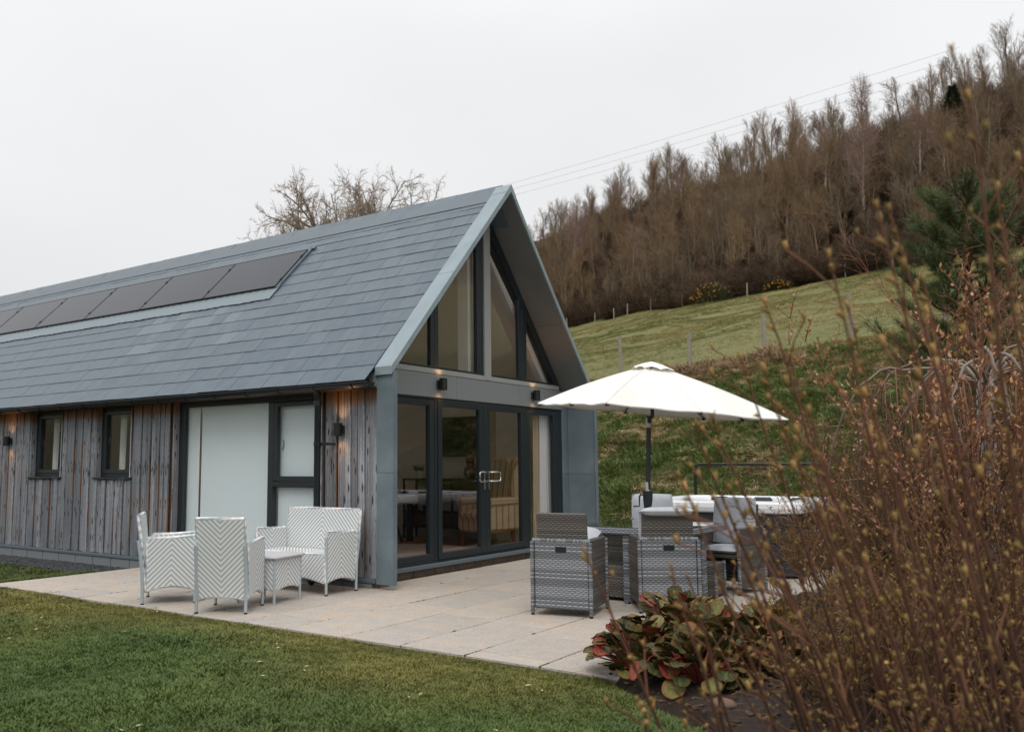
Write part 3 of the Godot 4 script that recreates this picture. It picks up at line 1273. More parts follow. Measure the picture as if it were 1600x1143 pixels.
func doors(house: Node3D) -> void:
	var f := Mb.new()
	var z := ZD - 0.02
	bx(f, 0.1, 4.72, 2.168, 2.192, z - 0.09, z + 0.01)
	bx(f, 0.1, 4.72, 0.137, 0.165, z - 0.09, z + 0.004, 0.003)
	bx(f, 4.62, 4.772, 0.137, 2.19, z - 0.09, z + 0.006, 0.005)
	bx(f, 0.1, 0.3, 0.137, 2.19, z - 0.09, z + 0.006, 0.005)
	bx(f, 1.446, 1.5, 0.165, 2.168, z - 0.09, z + 0.002, 0.004)
	bx(f, 3.66, 3.73, 0.165, 2.168, z - 0.09, z + 0.002, 0.004)
	var ds := part("patio_doors", f.done(), house, M["frame_dark"])
	leaf("fixed_light", ds, 0.3, 1.44, 0.4, 1.345, z)
	leaf("door_leaf", ds, 1.502, 2.594, 1.582, 2.45, z + 0.018)
	leaf("door_leaf", ds, 2.598, 3.66, 2.7, 3.54, z + 0.018)
	leaf("fixed_light", ds, 3.73, 4.62, 3.8, 4.53, z)
	for g in [[0.4, 1.345, z], [1.582, 2.45, z + 0.018], [2.7, 3.54, z + 0.018], [3.8, 4.53, z]]:
		var p := Mb.new()
		bx(p, g[0] - 0.01, g[1] + 0.01, 0.245, 2.087, g[2] - 0.036, g[2] - 0.032)
		part("pane", p.done(), ds, M["window_glass"])
	for s in [-1.0, 1.0]:
		var h := Mb.new()
		var cx: float = 2.598 + s * 0.055
		var hz := z + 0.018
		h.box(Vector3(cx, 1.13, hz + 0.005), Vector3(0.032, 0.24, 0.012), 0.004)
		var o: float = s * 0.2
		h.tube([Vector3(cx, 1.24, hz + 0.008), Vector3(cx, 1.24, hz + 0.05), Vector3(cx + o * 0.25, 1.242, hz + 0.06), Vector3(cx + o * 0.9, 1.242, hz + 0.062), Vector3(cx + o, 1.225, hz + 0.062), Vector3(cx + o, 1.135, hz + 0.062), Vector3(cx + o * 0.9, 1.118, hz + 0.062), Vector3(cx + o * 0.25, 1.118, hz + 0.06), Vector3(cx, 1.12, hz + 0.05), Vector3(cx, 1.12, hz + 0.008)], [0.011, 0.011, 0.011, 0.011, 0.011, 0.011, 0.011, 0.011, 0.011, 0.011], 8)
		part("handle", h.done(), ds, M["chrome"])
	var s2 := Mb.new()
	bx(s2, 0.35, 4.8, 0.09, 0.137, z - 0.1, ZD + 0.05, 0.004)
	bx(s2, 0.0836, 0.345, 0.075, 0.118, z - 0.1, ZD + 0.03, 0.004)
	part("door_sill", s2.done(), house, M["ridge_metal"])
	var pb := Mb.new()
	bx(pb, 0.09, 4.9, -0.1, 0.072, ZD - 0.3, ZD - 0.04)
	var bp := part("brick_plinth", pb.done(), house, M["joint_sand"])
	var x := 0.12
	while x < 4.8:
		var b := Mb.new()
		b.box(Vector3.ZERO, Vector3(0.43, 0.09, 0.04), 0.004)
		part("brick", b.done(), bp, M["plinth_brick"], Transform3D(Basis.IDENTITY, Vector3(x + 0.215, 0.042, ZD - 0.035)))
		x += 0.442


func roof(house: Node3D) -> void:
	var ex := -0.16
	var ey := 2.27
	var rx := APX
	var ry := 5.03
	var len := Vector2(rx - ex, ry - ey).length()
	var up := Vector3(rx - ex, ry - ey, 0).normalized()
	var nrm := Vector3(-up.y, up.x, 0)
	var deck := Mb.new()
	prism(deck, [Vector2(ex + 0.03, ey + 0.005), Vector2(rx, ry - 0.02), Vector2(5.25, 2.27), Vector2(5.25, 2.12), Vector2(rx, ry - 0.26), Vector2(0.06, 2.27), Vector2(ex + 0.03, 2.2)], ZBACK, ZD - 0.125)
	var rf := part("roof", deck.done(), house, M["frame_seal"])
	var sm := Mb.new()
	sm.box(Vector3.ZERO, Vector3(0.56, 0.007, 0.297))
	var slate := sm.done()
	rng.seed = 200
	var rest := Mb.new()
	var spots := []
	for row in 15:
		var s0 := row * 0.2645 - 0.02
		var z := -0.25 + (0.15 if row % 2 == 0 else 0.0)
		var first := true
		while z > ZBACK + 0.3:
			var z1 := z - 0.3
			var top: float = minf(s0 + 0.56, len)
			spots.append([row, s0, (minf(z, -0.242) + z1) / 2, minf(z, -0.242) - z1])
			z = z1
	spots.sort_custom(func(a, b): return a[2] + a[1] * 0.35 > b[2] + b[1] * 0.35)
	var tilt := 0.0135
	for i in spots.size():
		var q: Array = spots[i]
		var b := Basis(up, nrm, Vector3(0, 0, 1))
		b = b.rotated(Vector3(0, 0, 1), -0.022 + rng.randf_range(-0.003, 0.003))
		b = b.rotated(nrm, rng.randf_range(-0.004, 0.004))
		var s: float = q[1] + 0.28 + rng.randf_range(-0.004, 0.004)
		if q[0] >= 14:
			s -= 0.1
		var pos: Vector3 = Vector3(ex, ey, q[2]) + up * s + nrm * (0.024 + rng.randf_range(-0.001, 0.0015))
		var streak: bool = q[1] < 2.1 and q[1] > 0.9 and q[2] < -3.4 and rng.randf() < (q[1] - 0.7) * 0.62
		var w: float = q[3] - 0.003
		if i < 300:
			var msh := slate
			if absf(w - 0.297) > 0.01:
				var cut := Mb.new()
				cut.box(Vector3.ZERO, Vector3(0.56, 0.007, w))
				msh = cut.done()
			part("slate", msh, rf, M["slate_streaked"] if streak else M["slate_%d" % (rng.randi() % 5)], Transform3D(b, pos))
		else:
			rest.box(pos, Vector3(0.56, 0.007, w), 0.0, b)
	part("far_slates", rest.done(), rf, M["slate_1"]).set_meta("kind", "stuff")
	# far slope
	var fs := Mb.new()
	prism(fs, [Vector2(rx, ry + 0.01), Vector2(5.27, 2.26), Vector2(5.25, 2.24), Vector2(rx, ry - 0.015)], ZBACK, -0.24)
	part("far_slope", fs.done(), rf, M["slate_1"])
	# ridge, in lengths
	var z := -0.245
	while z > ZBACK:
		var rg := Mb.new()
		var zl := maxf(z - 1.62, ZBACK)
		prism(rg, [Vector2(rx - 0.16, ry - 0.105), Vector2(rx, ry + 0.068), Vector2(rx + 0.16, ry - 0.105), Vector2(rx + 0.15, ry - 0.12), Vector2(rx, ry + 0.03), Vector2(rx - 0.15, ry - 0.12)], zl + 0.004, z)
		part("ridge_cap", rg.done(), rf, M["ridge_metal"])
		z = zl
	# lead apron below the panels
	var g := []
	for i in 221:
		var zz := -3.33 - i * 0.05
		var row := []
		for k in 4:
			var s := 2.03 + k * 0.11 + (0.006 * sin(i * 0.37) + 0.004 * sin(i * 1.3) if k == 0 else 0.0)
			row.append(Vector3(ex, ey, zz) + up * s + nrm * (0.046 + 0.003 * sin(i * 1.9) + (0.004 if k > 0 else 0.0)))
		g.append(row)
	var ap := Mb.new()
	ap.sheet(g, [], [], nrm)
	M["lead_sheet"].cull_mode = BaseMaterial3D.CULL_DISABLED
	part("lead_apron", ap.done(), rf, M["lead_sheet"])
	var fl := Mb.new()
	for q in [[3.3, 3.37, -14.5, -3.3], [2.3, 3.37, -3.41, -3.35]]:
		var ce: Vector3 = Vector3(ex, ey, (q[2] + q[3]) / 2) + up * ((q[0] + q[1]) / 2) + nrm * 0.05
		fl.box(ce, Vector3(q[1] - q[0], 0.03, q[3] - q[2]), 0.004, Basis(up, nrm, Vector3(0, 0, 1)))
	part("flashing", fl.done(), rf, M["ridge_metal"])
	# gutter, brackets, fascia and downpipe
	var gu := Mb.new()
	var prof := []
	for i in 9:
		var a := PI + PI * i / 8.0
		prof.append(Vector2(cos(a) * 0.058, sin(a) * 0.058))
	for i in range(8, -1, -1):
		var a := PI + PI * i / 8.0
		prof.append(Vector2(cos(a) * 0.053, sin(a) * 0.053))
	var gx := -0.175
	var gy := 2.252
	for i in 8:
		for rr in [0.058, 0.053]:
			var a0 := PI + PI * i / 8.0
			var a1 := PI + PI * (i + 1) / 8.0
			var q0 := Vector3(gx + cos(a0) * rr, gy + sin(a0) * rr, 0)
			var q1 := Vector3(gx + cos(a1) * rr, gy + sin(a1) * rr, 0)
			gu.face([q0 + Vector3(0, 0, -0.17), q1 + Vector3(0, 0, -0.17), q1 + Vector3(0, 0, ZBACK), q0 + Vector3(0, 0, ZBACK)], (q0 + q1 - Vector3(gx, gy, 0) * 2.0) * (1.0 if rr > 0.055 else -1.0))
	gu.tube([Vector3(gx - 0.0555, gy, -0.17), Vector3(gx - 0.0555, gy, ZBACK)], [0.005, 0.005], 6)
	var endp := []
	for i in 9:
		var a := PI + PI * i / 8.0
		endp.append(Vector2(gx + cos(a) * 0.06, gy + sin(a) * 0.06))
	prism(gu, endp, -0.175, -0.165)
	var gut := part("gutter", gu.done(), house, M["gutter_black"])
	z = -0.42
	while z > -14.0:
		var br := Mb.new()
		var ring := []
		var rr := []
		for i in 9:
			var a := PI + PI * i / 8.0
			ring.append(Vector3(gx + cos(a) * 0.061, gy + sin(a) * 0.061, z))
			rr.append(0.009)
		br.tube(ring, rr, 6)
		part("bracket", br.done(), gut, M["gutter_black"])
		z -= 0.582
	var fa := Mb.new()
	bx(fa, -0.1, -0.075, 2.2, 2.3, ZBACK, -0.24)
	bx(fa, -0.075, 0.075, 2.2, 2.222, ZBACK, -0.24)
	part("fascia", fa.done(), house, M["dark_wood"])
	var dp := Mb.new()
	var px := -0.1
	var pz := -1.04
	dp.tube([Vector3(gx + 0.03, 2.215, pz), Vector3(px - 0.02, 2.17, pz), Vector3(px, 2.12, pz), Vector3(px, 0.14, pz), Vector3(px - 0.02, 0.07, pz), Vector3(px - 0.09, 0.03, pz)], [0.04, 0.04, 0.04, 0.04, 0.04, 0.04], 14)
	for q in [[1.56, 0.05], [2.02, 0.07]]:
		dp.lathe(Vector3(px, q[0], pz), [Vector2(0.04, 0), Vector2(0.046, 0.003), Vector2(0.046, q[1]), Vector2(0.04, q[1] + 0.003)], 14)
	var down := part("downpipe", dp.done(), house, M["gutter_black"])
	var cl := Mb.new()
	bx(cl, -0.105, -0.075, 1.57, 1.605, -1.0, -0.86, 0.006)
	bx(cl, -0.08, 0.03, 1.575, 1.6, -0.9, -0.875, 0.004)
	part("pipe_clip", cl.done(), down, M["gutter_black"])


func inside(house: Node3D) -> void:
	var mb := Mb.new()
	bx(mb, 0.3, 4.94, -0.05, 0.118, ZBACK + 0.25, ZD - 0.03)
	part("room_floor", mb.done(), house, M["oak_floor"])
	mb = Mb.new()
	bx(mb, 4.8, 4.92, 0.118, 2.6, -8.0, ZD - 0.12)
	bx(mb, 0.302, 0.315, 0.118, 2.28, -1.0, ZD - 0.12)
	prism(mb, [Vector2(0.31, 0.118), Vector2(4.8, 0.118), Vector2(4.8, 2.5), Vector2(APX, 4.7), Vector2(0.31, 2.4)], -6.1, -6.0)
	bx(mb, 0.31, 4.8, 0.118, 2.55, -4.35, -4.25)
	part("room_wall", mb.done(), house, M["wall_paint"])
	mb = Mb.new()
	prism(mb, [Vector2(0.3, 2.3), Vector2(APX, 4.72), Vector2(4.94, 2.3), Vector2(4.94, 2.22), Vector2(APX, 4.64), Vector2(0.3, 2.22)], ZBACK + 0.3, ZD - 0.12)
	part("room_ceiling", mb.done(), house, M["wall_paint"])
	mb = Mb.new()
	bx(mb, 2.36, 2.47, 2.5, 4.4, ZD - 0.3, ZD - 0.13)
	prism(mb, [Vector2(4.5, 2.5), Vector2(4.62, 2.5), Vector2(2.8, 4.5), Vector2(2.7, 4.5)], ZD - 0.24, ZD - 0.13)
	bx(mb, 0.3, 4.9, 2.19, 2.5, ZD - 0.3, ZD - 0.12)
	part("inner_lining", mb.done(), house, M["wall_white"])


# ---------------------------------------------------------------- things on the house and in the room
func make_fixtures() -> void:
	var ex := -0.16
	var ey := 2.27
	var up := Vector3(APX - ex, 5.03 - ey, 0).normalized()
	var nrm := Vector3(-up.y, up.x, 0)
	var names := ["nearest the gable", "second from the gable", "third from the gable", "fourth from the gable", "fifth from the gable", "at the left edge of the picture"]
	for i in 6:
		var zc := -4.22 - i * 1.652
		var t := thing("solar_panel", "black solar panel on the slate roof, %s" % names[i], "solar panel", Vector3(ex, ey, zc) + up * 2.79, 0, "solar panels on the roof")
		var f := Mb.new()
		var bs := Basis(up, nrm, Vector3(0, 0, 1))
		for q in [[-0.483, -0.468, -0.82, 0.82], [0.468, 0.483, -0.82, 0.82], [-0.468, 0.468, -0.82, -0.806], [-0.468, 0.468, 0.806, 0.82]]:
			f.box(bs * Vector3((q[0] + q[1]) / 2, 0.066, (q[2] + q[3]) / 2), Vector3(q[1] - q[0], 0.036, q[3] - q[2]), 0.002, bs)
		for s in [-0.3, 0.3]:
			f.box(bs * Vector3(s, 0.088, 0.815), Vector3(0.05, 0.012, 0.024), 0.002, bs)
		part("frame", f.done(), t, M["black_metal"])
		var g := Mb.new()
		g.box(bs * Vector3(0, 0.07, 0), Vector3(0.935, 0.02, 1.61), 0.0, bs)
		part("glass", g.done(), t, M["solar_glass"])
	# up-and-down wall lamps
	var glow := mat("lamp_glow", S(255, 214, 160), 0.6)
	glow.emission_enabled = true
	glow.emission = S(255, 190, 120)
	glow.emission_energy_multiplier = 3.0
	lamp(Vector3(1.5, 2.358, ZD), Vector3(0, 0, 1), "black wall lamp on the grey band above the left door leaf")
	lamp(Vector3(3.86, 2.358, ZD), Vector3(0, 0, 1), "black wall lamp on the grey band beside the parasol's corner")
	lamp(Vector3(0.026, 1.75, -0.775), Vector3(-1, 0, 0), "black wall lamp on the boards between downpipe and corner post")
	lamp(Vector3(0.026, 1.755, -8.06), Vector3(-1, 0, 0), "black wall lamp on the boards left of the small windows")
	room_things()


func lamp(at: Vector3, out: Vector3, label: String) -> void:
	var t := thing("wall_lamp", label, "wall lamp", at, 0, "up-and-down wall lamps")
	var c := out * 0.075
	var b := Mb.new()
	b.lathe(c - Vector3(0, 0.075, 0), [Vector2(0.043, 0.004), Vector2(0.047, 0), Vector2(0.05, 0.003), Vector2(0.05, 0.147), Vector2(0.047, 0.15), Vector2(0.043, 0.146), Vector2(0.043, 0.004)], 20)
	b.lathe(c - Vector3(0, 0.03, 0), [Vector2(0.0, 0), Vector2(0.043, 0), Vector2(0.043, 0.06), Vector2(0, 0.06)], 16)
	part("body", b.done(), t, M["black_metal"])
	var pl := Mb.new()
	var side := Vector3(0, 1, 0).cross(out)
	pl.box(out * 0.014, Vector3(0.09, 0.1, 0.028) if absf(out.z) > 0.5 else Vector3(0.028, 0.1, 0.09), 0.006)
	part("bracket", pl.done(), t, M["black_metal"])
	for s in [-1.0, 1.0]:
		var l := Mb.new()
		l.lathe(c + Vector3(0, s * 0.062 - 0.003, 0), [Vector2(0.0, 0), Vector2(0.036, 0), Vector2(0.036, 0.006), Vector2(0, 0.006)], 14)
		part("bulb", l.done(), t, M["lamp_glow"])
		var sp := SpotLight3D.new()
		sp.name = "light"
		t.add_child(sp, true)
		sp.position = c + Vector3(0, s * 0.072, 0)
		sp.rotation = Vector3(PI / 2 * s, 0, 0)
		sp.light_color = S(255, 188, 124)
		sp.light_energy = LAMP_E
		sp.spot_angle = 68
		sp.spot_range = 8
		sp.spot_attenuation = 2.0
		sp.light_size = 0.036
		sp.shadow_enabled = true


const LAMP_E := 0.1


func drape(mb: Mb, x0: float, x1: float, y0: float, y1: float, z: float, folds: int, amp: float, tilt0 := 0.0) -> void:
	var g := []
	var n := folds * 8
	for i in n + 1:
		var row := []
		var f := float(i) / n
		for k in 7:
			var h := float(k) / 6.0
			var x := lerpf(x0, x1, f)
			x += tilt0 * (1.0 - h) * f
			row.append(Vector3(x, lerpf(y0, y1, h), z + sin(f * folds * TAU + k * 0.15) * amp))
		g.append(row)
	mb.sheet(g, [], [], Vector3(0, 0, 1))


func room_things() -> void:
	M["curtain_cloth"].cull_mode = BaseMaterial3D.CULL_DISABLED
	M["curtain_beige"].cull_mode = BaseMaterial3D.CULL_DISABLED
	# television on the right-hand wall
	var t := thing("television", "wide black television on the wall behind the left door leaf", "television", Vector3(4.79, 1.81, -2.43))
	var b := Mb.new()
	bx(b, -0.05, -0.012, -0.335, 0.335, -0.58, 0.58, 0.006)
	part("case", b.done(), t, M["black_metal"])
	b = Mb.new()
	bx(b, -0.053, -0.0505, -0.32, 0.325, -0.565, 0.565)
	part("screen", b.done(), t, M["screen_black"])
	# console: black metal frame, wooden drawers
	t = thing("console_table", "console table of black metal and dark wood under the television", "console table", Vector3(4.58, 0.118, -2.6))
	b = Mb.new()
	for z in [-0.75, -0.25, 0.25, 0.75]:
		for x in [-0.17, 0.17]:
			bx(b, x - 0.015, x + 0.015, 0.0 if absf(z) > 0.5 else 0.2, 0.98, z - 0.015, z + 0.015)
	for y in [0.2, 0.44, 0.76, 0.98]:
		bx(b, -0.19, 0.19, y - 0.015, y + 0.015, -0.77, 0.77)
	part("frame", b.done(), t, M["black_metal"])
	for z in [0.0, 0.5]:
		b = Mb.new()
		bx(b, -0.18, 0.18, 0.78, 0.96, z - 0.23, z + 0.23, 0.004)
		part("drawer", b.done(), t, M["dark_wood"])
	for z in [-0.5, 0.0, 0.5]:
		b = Mb.new()
		bx(b, -0.18, 0.18, 0.22, 0.42, z - 0.23, z + 0.23, 0.004)
		part("drawer", b.done(), t, M["dark_wood"])
	for q in [[-3.13, "left one, behind the fixed pane"], [-2.84, "right one, behind the door leaf"]]:
		t = thing("potted_plant", "small green plant in a white pot on the console, %s" % q[1], "potted plant", Vector3(4.55, 1.113, q[0]), 0, "potted plants on the console")
		b = Mb.new()
		b.lathe(Vector3.ZERO, [Vector2(0, 0), Vector2(0.05, 0), Vector2(0.066, 0.13), Vector2(0.06, 0.13), Vector2(0.055, 0.11), Vector2(0, 0.11)], 14)
		part("pot", b.done(), t, M["pot_white"])
		b = Mb.new()
		rng.seed = 300
		for i in 90:
			var a := rng.randf() * TAU
			b.c = L(40, 62, 30).lerp(L(80, 100, 52), rng.randf())
			b.spike(Vector3(cos(a), 0, sin(a)) * 0.03 + Vector3(0, 0.11, 0), Vector3(cos(a), 0, sin(a)) * rng.randf_range(0.05, 0.15) + Vector3(0, rng.randf_range(0.16, 0.27), 0), 0.008, Vector3(sin(a), 0.3, cos(a)))
		part("foliage", b.done(), t, M["leaf"])
	b = Mb.new()
	b.lathe(Vector3.ZERO, [Vector2(0, 0), Vector2(0.07, 0.01), Vector2(0.11, 0.08), Vector2(0.1, 0.16), Vector2(0.055, 0.22), Vector2(0.075, 0.28), Vector2(0.07, 0.35), Vector2(0.03, 0.39), Vector2(0, 0.39)], 18)
	t = thing("red_vase", "dark red waisted vase on the console beside the door handles", "vase", Vector3(4.55, 1.113, -2.08))
	part("body", b.done(), t, M["red_gloss"])
	b = Mb.new()
	b.tube([Vector3(0, 0.22, 0.06), Vector3(0, 0.26, 0.13), Vector3(0, 0.2, 0.12), Vector3(0, 0.12, 0.1)], [0.014, 0.014, 0.014, 0.012], 6)
	part("handle", b.done(), t, M["red_gloss"])
	# games table with a blue top
	t = thing("games_table", "white-sided table with pale blue top inside the room", "table", Vector3(3.5, 0.118, -3.35))
	b = Mb.new()
	bx(b, -0.55, 0.55, 0.6, 0.74, -0.6, 0.6, 0.03)
	part("body", b.done(), t, M["acrylic_white"])
	b = Mb.new()
	bx(b, -0.5, 0.5, 0.741, 0.75, -0.55, 0.55, 0.004)
	part("top", b.done(), t, M["blue_cloth"])
	for x in [-0.45, 0.45]:
		for z in [-0.48, 0.48]:
			b = Mb.new()
			bx(b, x - 0.04, x + 0.04, 0, 0.6, z - 0.04, z + 0.04, 0.005)
			part("leg", b.done(), t, M["black_metal"])
	# rug
	t = thing("rug", "round beige rug with scalloped edge on the wooden floor", "rug", Vector3(2.55, 0.12, -1.9))
	b = Mb.new()
	var prev := Vector3.ZERO
	for i in 97:
		var a := TAU * i / 96.0
		var r := 0.98 + 0.02 * absf(sin(a * 24.0))
		var p := Vector3(cos(a) * r, 0.012, sin(a) * r)
		if i > 0:
			b.face([Vector3(0, 0.012, 0), prev, p], Vector3.UP)
			b.face([prev, p, p - Vector3(0, 0.012, 0), prev - Vector3(0, 0.012, 0)], p)
		prev = p
	part("pile", b.done(), t, M["rug_beige"])
	# wing chair, side on
	t = thing("wing_chair", "beige wing chair with red stripes behind the right door leaf", "armchair", Vector3(3.86, 0.118, -1.28), -0.25)
	b = Mb.new()
	b.box(Vector3(-0.02, 0.35, 0), Vector3(0.66, 0.26, 0.62), 0.04)
	part("seat", b.done(), t, M["striped_tweed"])
	b = Mb.new()
	b.box(Vector3(-0.16, 0.48, 0), Vector3(0.5, 0.14, 0.5), 0.05)
	part("seat_cushion", b.done(), t, M["striped_tweed"])
	b = Mb.new()
	var bs := Basis.from_euler(Vector3(0, 0, -0.17))
	b.box(Vector3(0.34, 0.86, 0), Vector3(0.16, 0.98, 0.6), 0.06, bs)
	part("backrest", b.done(), t, M["striped_tweed"])
	for s in [-1.0, 1.0]:
		b = Mb.new()
		b.tube([Vector3(-0.3, 0.66, s * 0.33), Vector3(0.0, 0.665, s * 0.33), Vector3(0.3, 0.67, s * 0.33)], [0.075, 0.075, 0.07], 12)
		b.box(Vector3(0.0, 0.45, s * 0.33), Vector3(0.6, 0.4, 0.1), 0.03)
		part("armrest", b.done(), t, M["striped_tweed"])
		b = Mb.new()
		var side := []
		for q in [[0.18, 0.66], [0.16, 0.85], [0.2, 1.1], [0.3, 1.26], [0.42, 1.3], [0.38, 0.9], [0.3, 0.66]]:
			side.append(Vector2(q[0], q[1]))
		prism(b, side, s * 0.33 - 0.035, s * 0.33 + 0.035)
		part("wing", b.done(), t, M["striped_tweed"])
	for q in [[-0.28, -0.26], [-0.28, 0.26], [0.26, -0.26], [0.26, 0.26]]:
		b = Mb.new()
		b.tube([Vector3(q[0], 0.24, q[1]), Vector3(q[0] * 1.06, 0, q[1])], [0.036, 0.022], 8)
		part("leg", b.done(), t, M["chair_leg_wood"])
	# curtains
	t = thing("curtain", "white pleated curtain hanging inside the narrow right-hand pane", "curtain", Vector3(0, 0.13, 0))
	b = Mb.new()
	drape(b, 4.3, 4.62, 0, 2.04, -0.645, 6, 0.035, 0.24)
	part("cloth", b.done(), t, M["curtain_cloth"])
	t = thing("curtain", "beige edge curtain beside the white curtain in the narrow pane", "curtain", Vector3(0, 0.13, 0))
	b = Mb.new()
	drape(b, 4.1, 4.31, 0, 2.04, -0.64, 2, 0.03, 0.04)
	part("cloth", b.done(), t, M["curtain_beige"])
	t = thing("curtain", "pale gathered curtain behind the wing chair", "curtain", Vector3(0, 0.13, 0))
	b = Mb.new()
	drape(b, 4.4, 4.72, 0, 2.1, -1.7, 7, 0.03)
	part("cloth", b.done(), t, M["curtain_beige"])
	for q in [[-4.9, "nearer small window"], [-6.7, "small window by the far wall lamp"]]:
		t = thing("curtain", "white curtain inside the %s" % q[1], "curtain", Vector3(0.32, 1.1, q[1 - 1] - 0.58), PI / 2)
		b = Mb.new()
		drape(b, -0.12, 0.0, 0, 1.1, 0.0, 3, 0.02)
		part("cloth", b.done(), t, M["curtain_cloth"])
	t = thing("tub_chair", "pink tub chair just inside the left pane", "chair", Vector3(3.36, 0.118, -2.97))
	b = Mb.new()
	b.box(Vector3(0, 0.44, 0), Vector3(0.44, 0.12, 0.44), 0.05)
	part("seat", b.done(), t, M["pink_cloth"])
	b = Mb.new()
	b.box(Vector3(-0.2, 0.66, 0), Vector3(0.08, 0.4, 0.46), 0.04, Basis.from_euler(Vector3(0, 0, 0.15)))
	part("backrest", b.done(), t, M["pink_cloth"])
	for q in [[-1, -1], [-1, 1], [1, -1], [1, 1]]:
		b = Mb.new()
		b.tube([Vector3(q[0] * 0.15, 0.4, q[1] * 0.15), Vector3(q[0] * 0.24, 0, q[1] * 0.22)], [0.016, 0.012], 6)
		part("leg", b.done(), t, M["black_metal"])
	for q in [[-3.42, "left socket plate on the wall below the games table's end", 0.146], [-3.2, "right socket plate beside the console table's leg", 0.086]]:
		t = thing("wall_socket", q[1], "socket", Vector3(4.795, 0.6, q[0]))
		b = Mb.new()
		b.box(Vector3.ZERO, Vector3(0.012, 0.086, q[2]), 0.003)
		part("plate", b.done(), t, M["black_metal"])


# ---------------------------------------------------------------- white woven furniture
func half_panel(mb: Mb, o: Vector3, ax: Vector3, w: float, y0: float, y1: float, arch: float, up_v: bool, lean := Vector3.ZERO, out := Vector3.ZERO, taper := 0.0, top_drop := 0.0) -> void:
	# a panel of stripes mirrored at its middle: o is the middle at floor level, ax runs along it, lean moves the top
	var nj := 6
	for s in [-1.0, 1.0]:
		var g := []
		var uvs := []
		for i in 7:
			var f := float(i) / 6.0
			var row := []
			var ur := []
			var lo := y0 + arch * (1.0 - f * f)
			for k in nj + 1:
				var h := float(k) / nj
				var y := lerpf(lo, y1 - top_drop * f * (1.0 if s > 0 else 0.0), h)
				var hh := (y - y0) / (y1 - y0)
				var wide := w * 0.5 * (1.0 + taper * hh)
				row.append(o + ax * (s * f * wide) + Vector3(0, y, 0) + lean * hh)
				ur.append(Vector2((f * w * 0.5) * (-1.0 if up_v else 1.0), y) / 0.098)
			g.append(row)
			uvs.append(ur)
		mb.sheet(g, [], uvs, out)


func slab_panel(parent: Node, called: String, o: Vector3, ax: Vector3, w: float, y0: float, y1: float, arch: float, up_out: bool, up_in: bool, out: Vector3, th := 0.032, lean := Vector3.ZERO, taper := 0.0, top_drop := 0.0) -> void:
	var mb := Mb.new()
	half_panel(mb, o + out * th * 0.5, ax, w, y0, y1, arch, up_out, lean, out, taper, top_drop)
	half_panel(mb, o - out * th * 0.5, ax, w, y0, y1, arch, up_in, lean, -out, taper, top_drop)
	# woven roll along the top and the sides
	var top := []
	for i in 9:
		var f := i / 4.0 - 1.0
		var wide := w * 0.5 * (1.0 + taper)
		top.append(o + ax * f * wide + Vector3(0, y1 - top_drop * maxf(f, 0.0) - 0.004, 0) + lean)
	var r9 := []
	for i in 9:
		r9.append(th * 0.56)
	mb.tube(top, r9, 8)
	for s in [-1.0, 1.0]:
		var hh: float = (y1 - (top_drop if s > 0 else 0.0) - y0) / (y1 - y0)
		mb.tube([o + ax * s * w * 0.5 + Vector3(0, y0, 0), o + ax * s * w * 0.5 * (1.0 + taper * hh) + Vector3(0, y1 - (top_drop if s > 0 else 0.0), 0) + lean * hh], [th * 0.52, th * 0.52], 8)
	var bot := []
	var rb := []
	for i in 13:
		var f := i / 6.0 - 1.0
		bot.append(o + ax * f * w * 0.5 + Vector3(0, y0 + arch * (1.0 - f * f), 0) + lean * (arch * (1.0 - f * f) / (y1 - y0)))
		rb.append(th * 0.5)
	mb.tube(bot, rb, 6)
	part(called, mb.done(), parent, M["chevron_weave"])


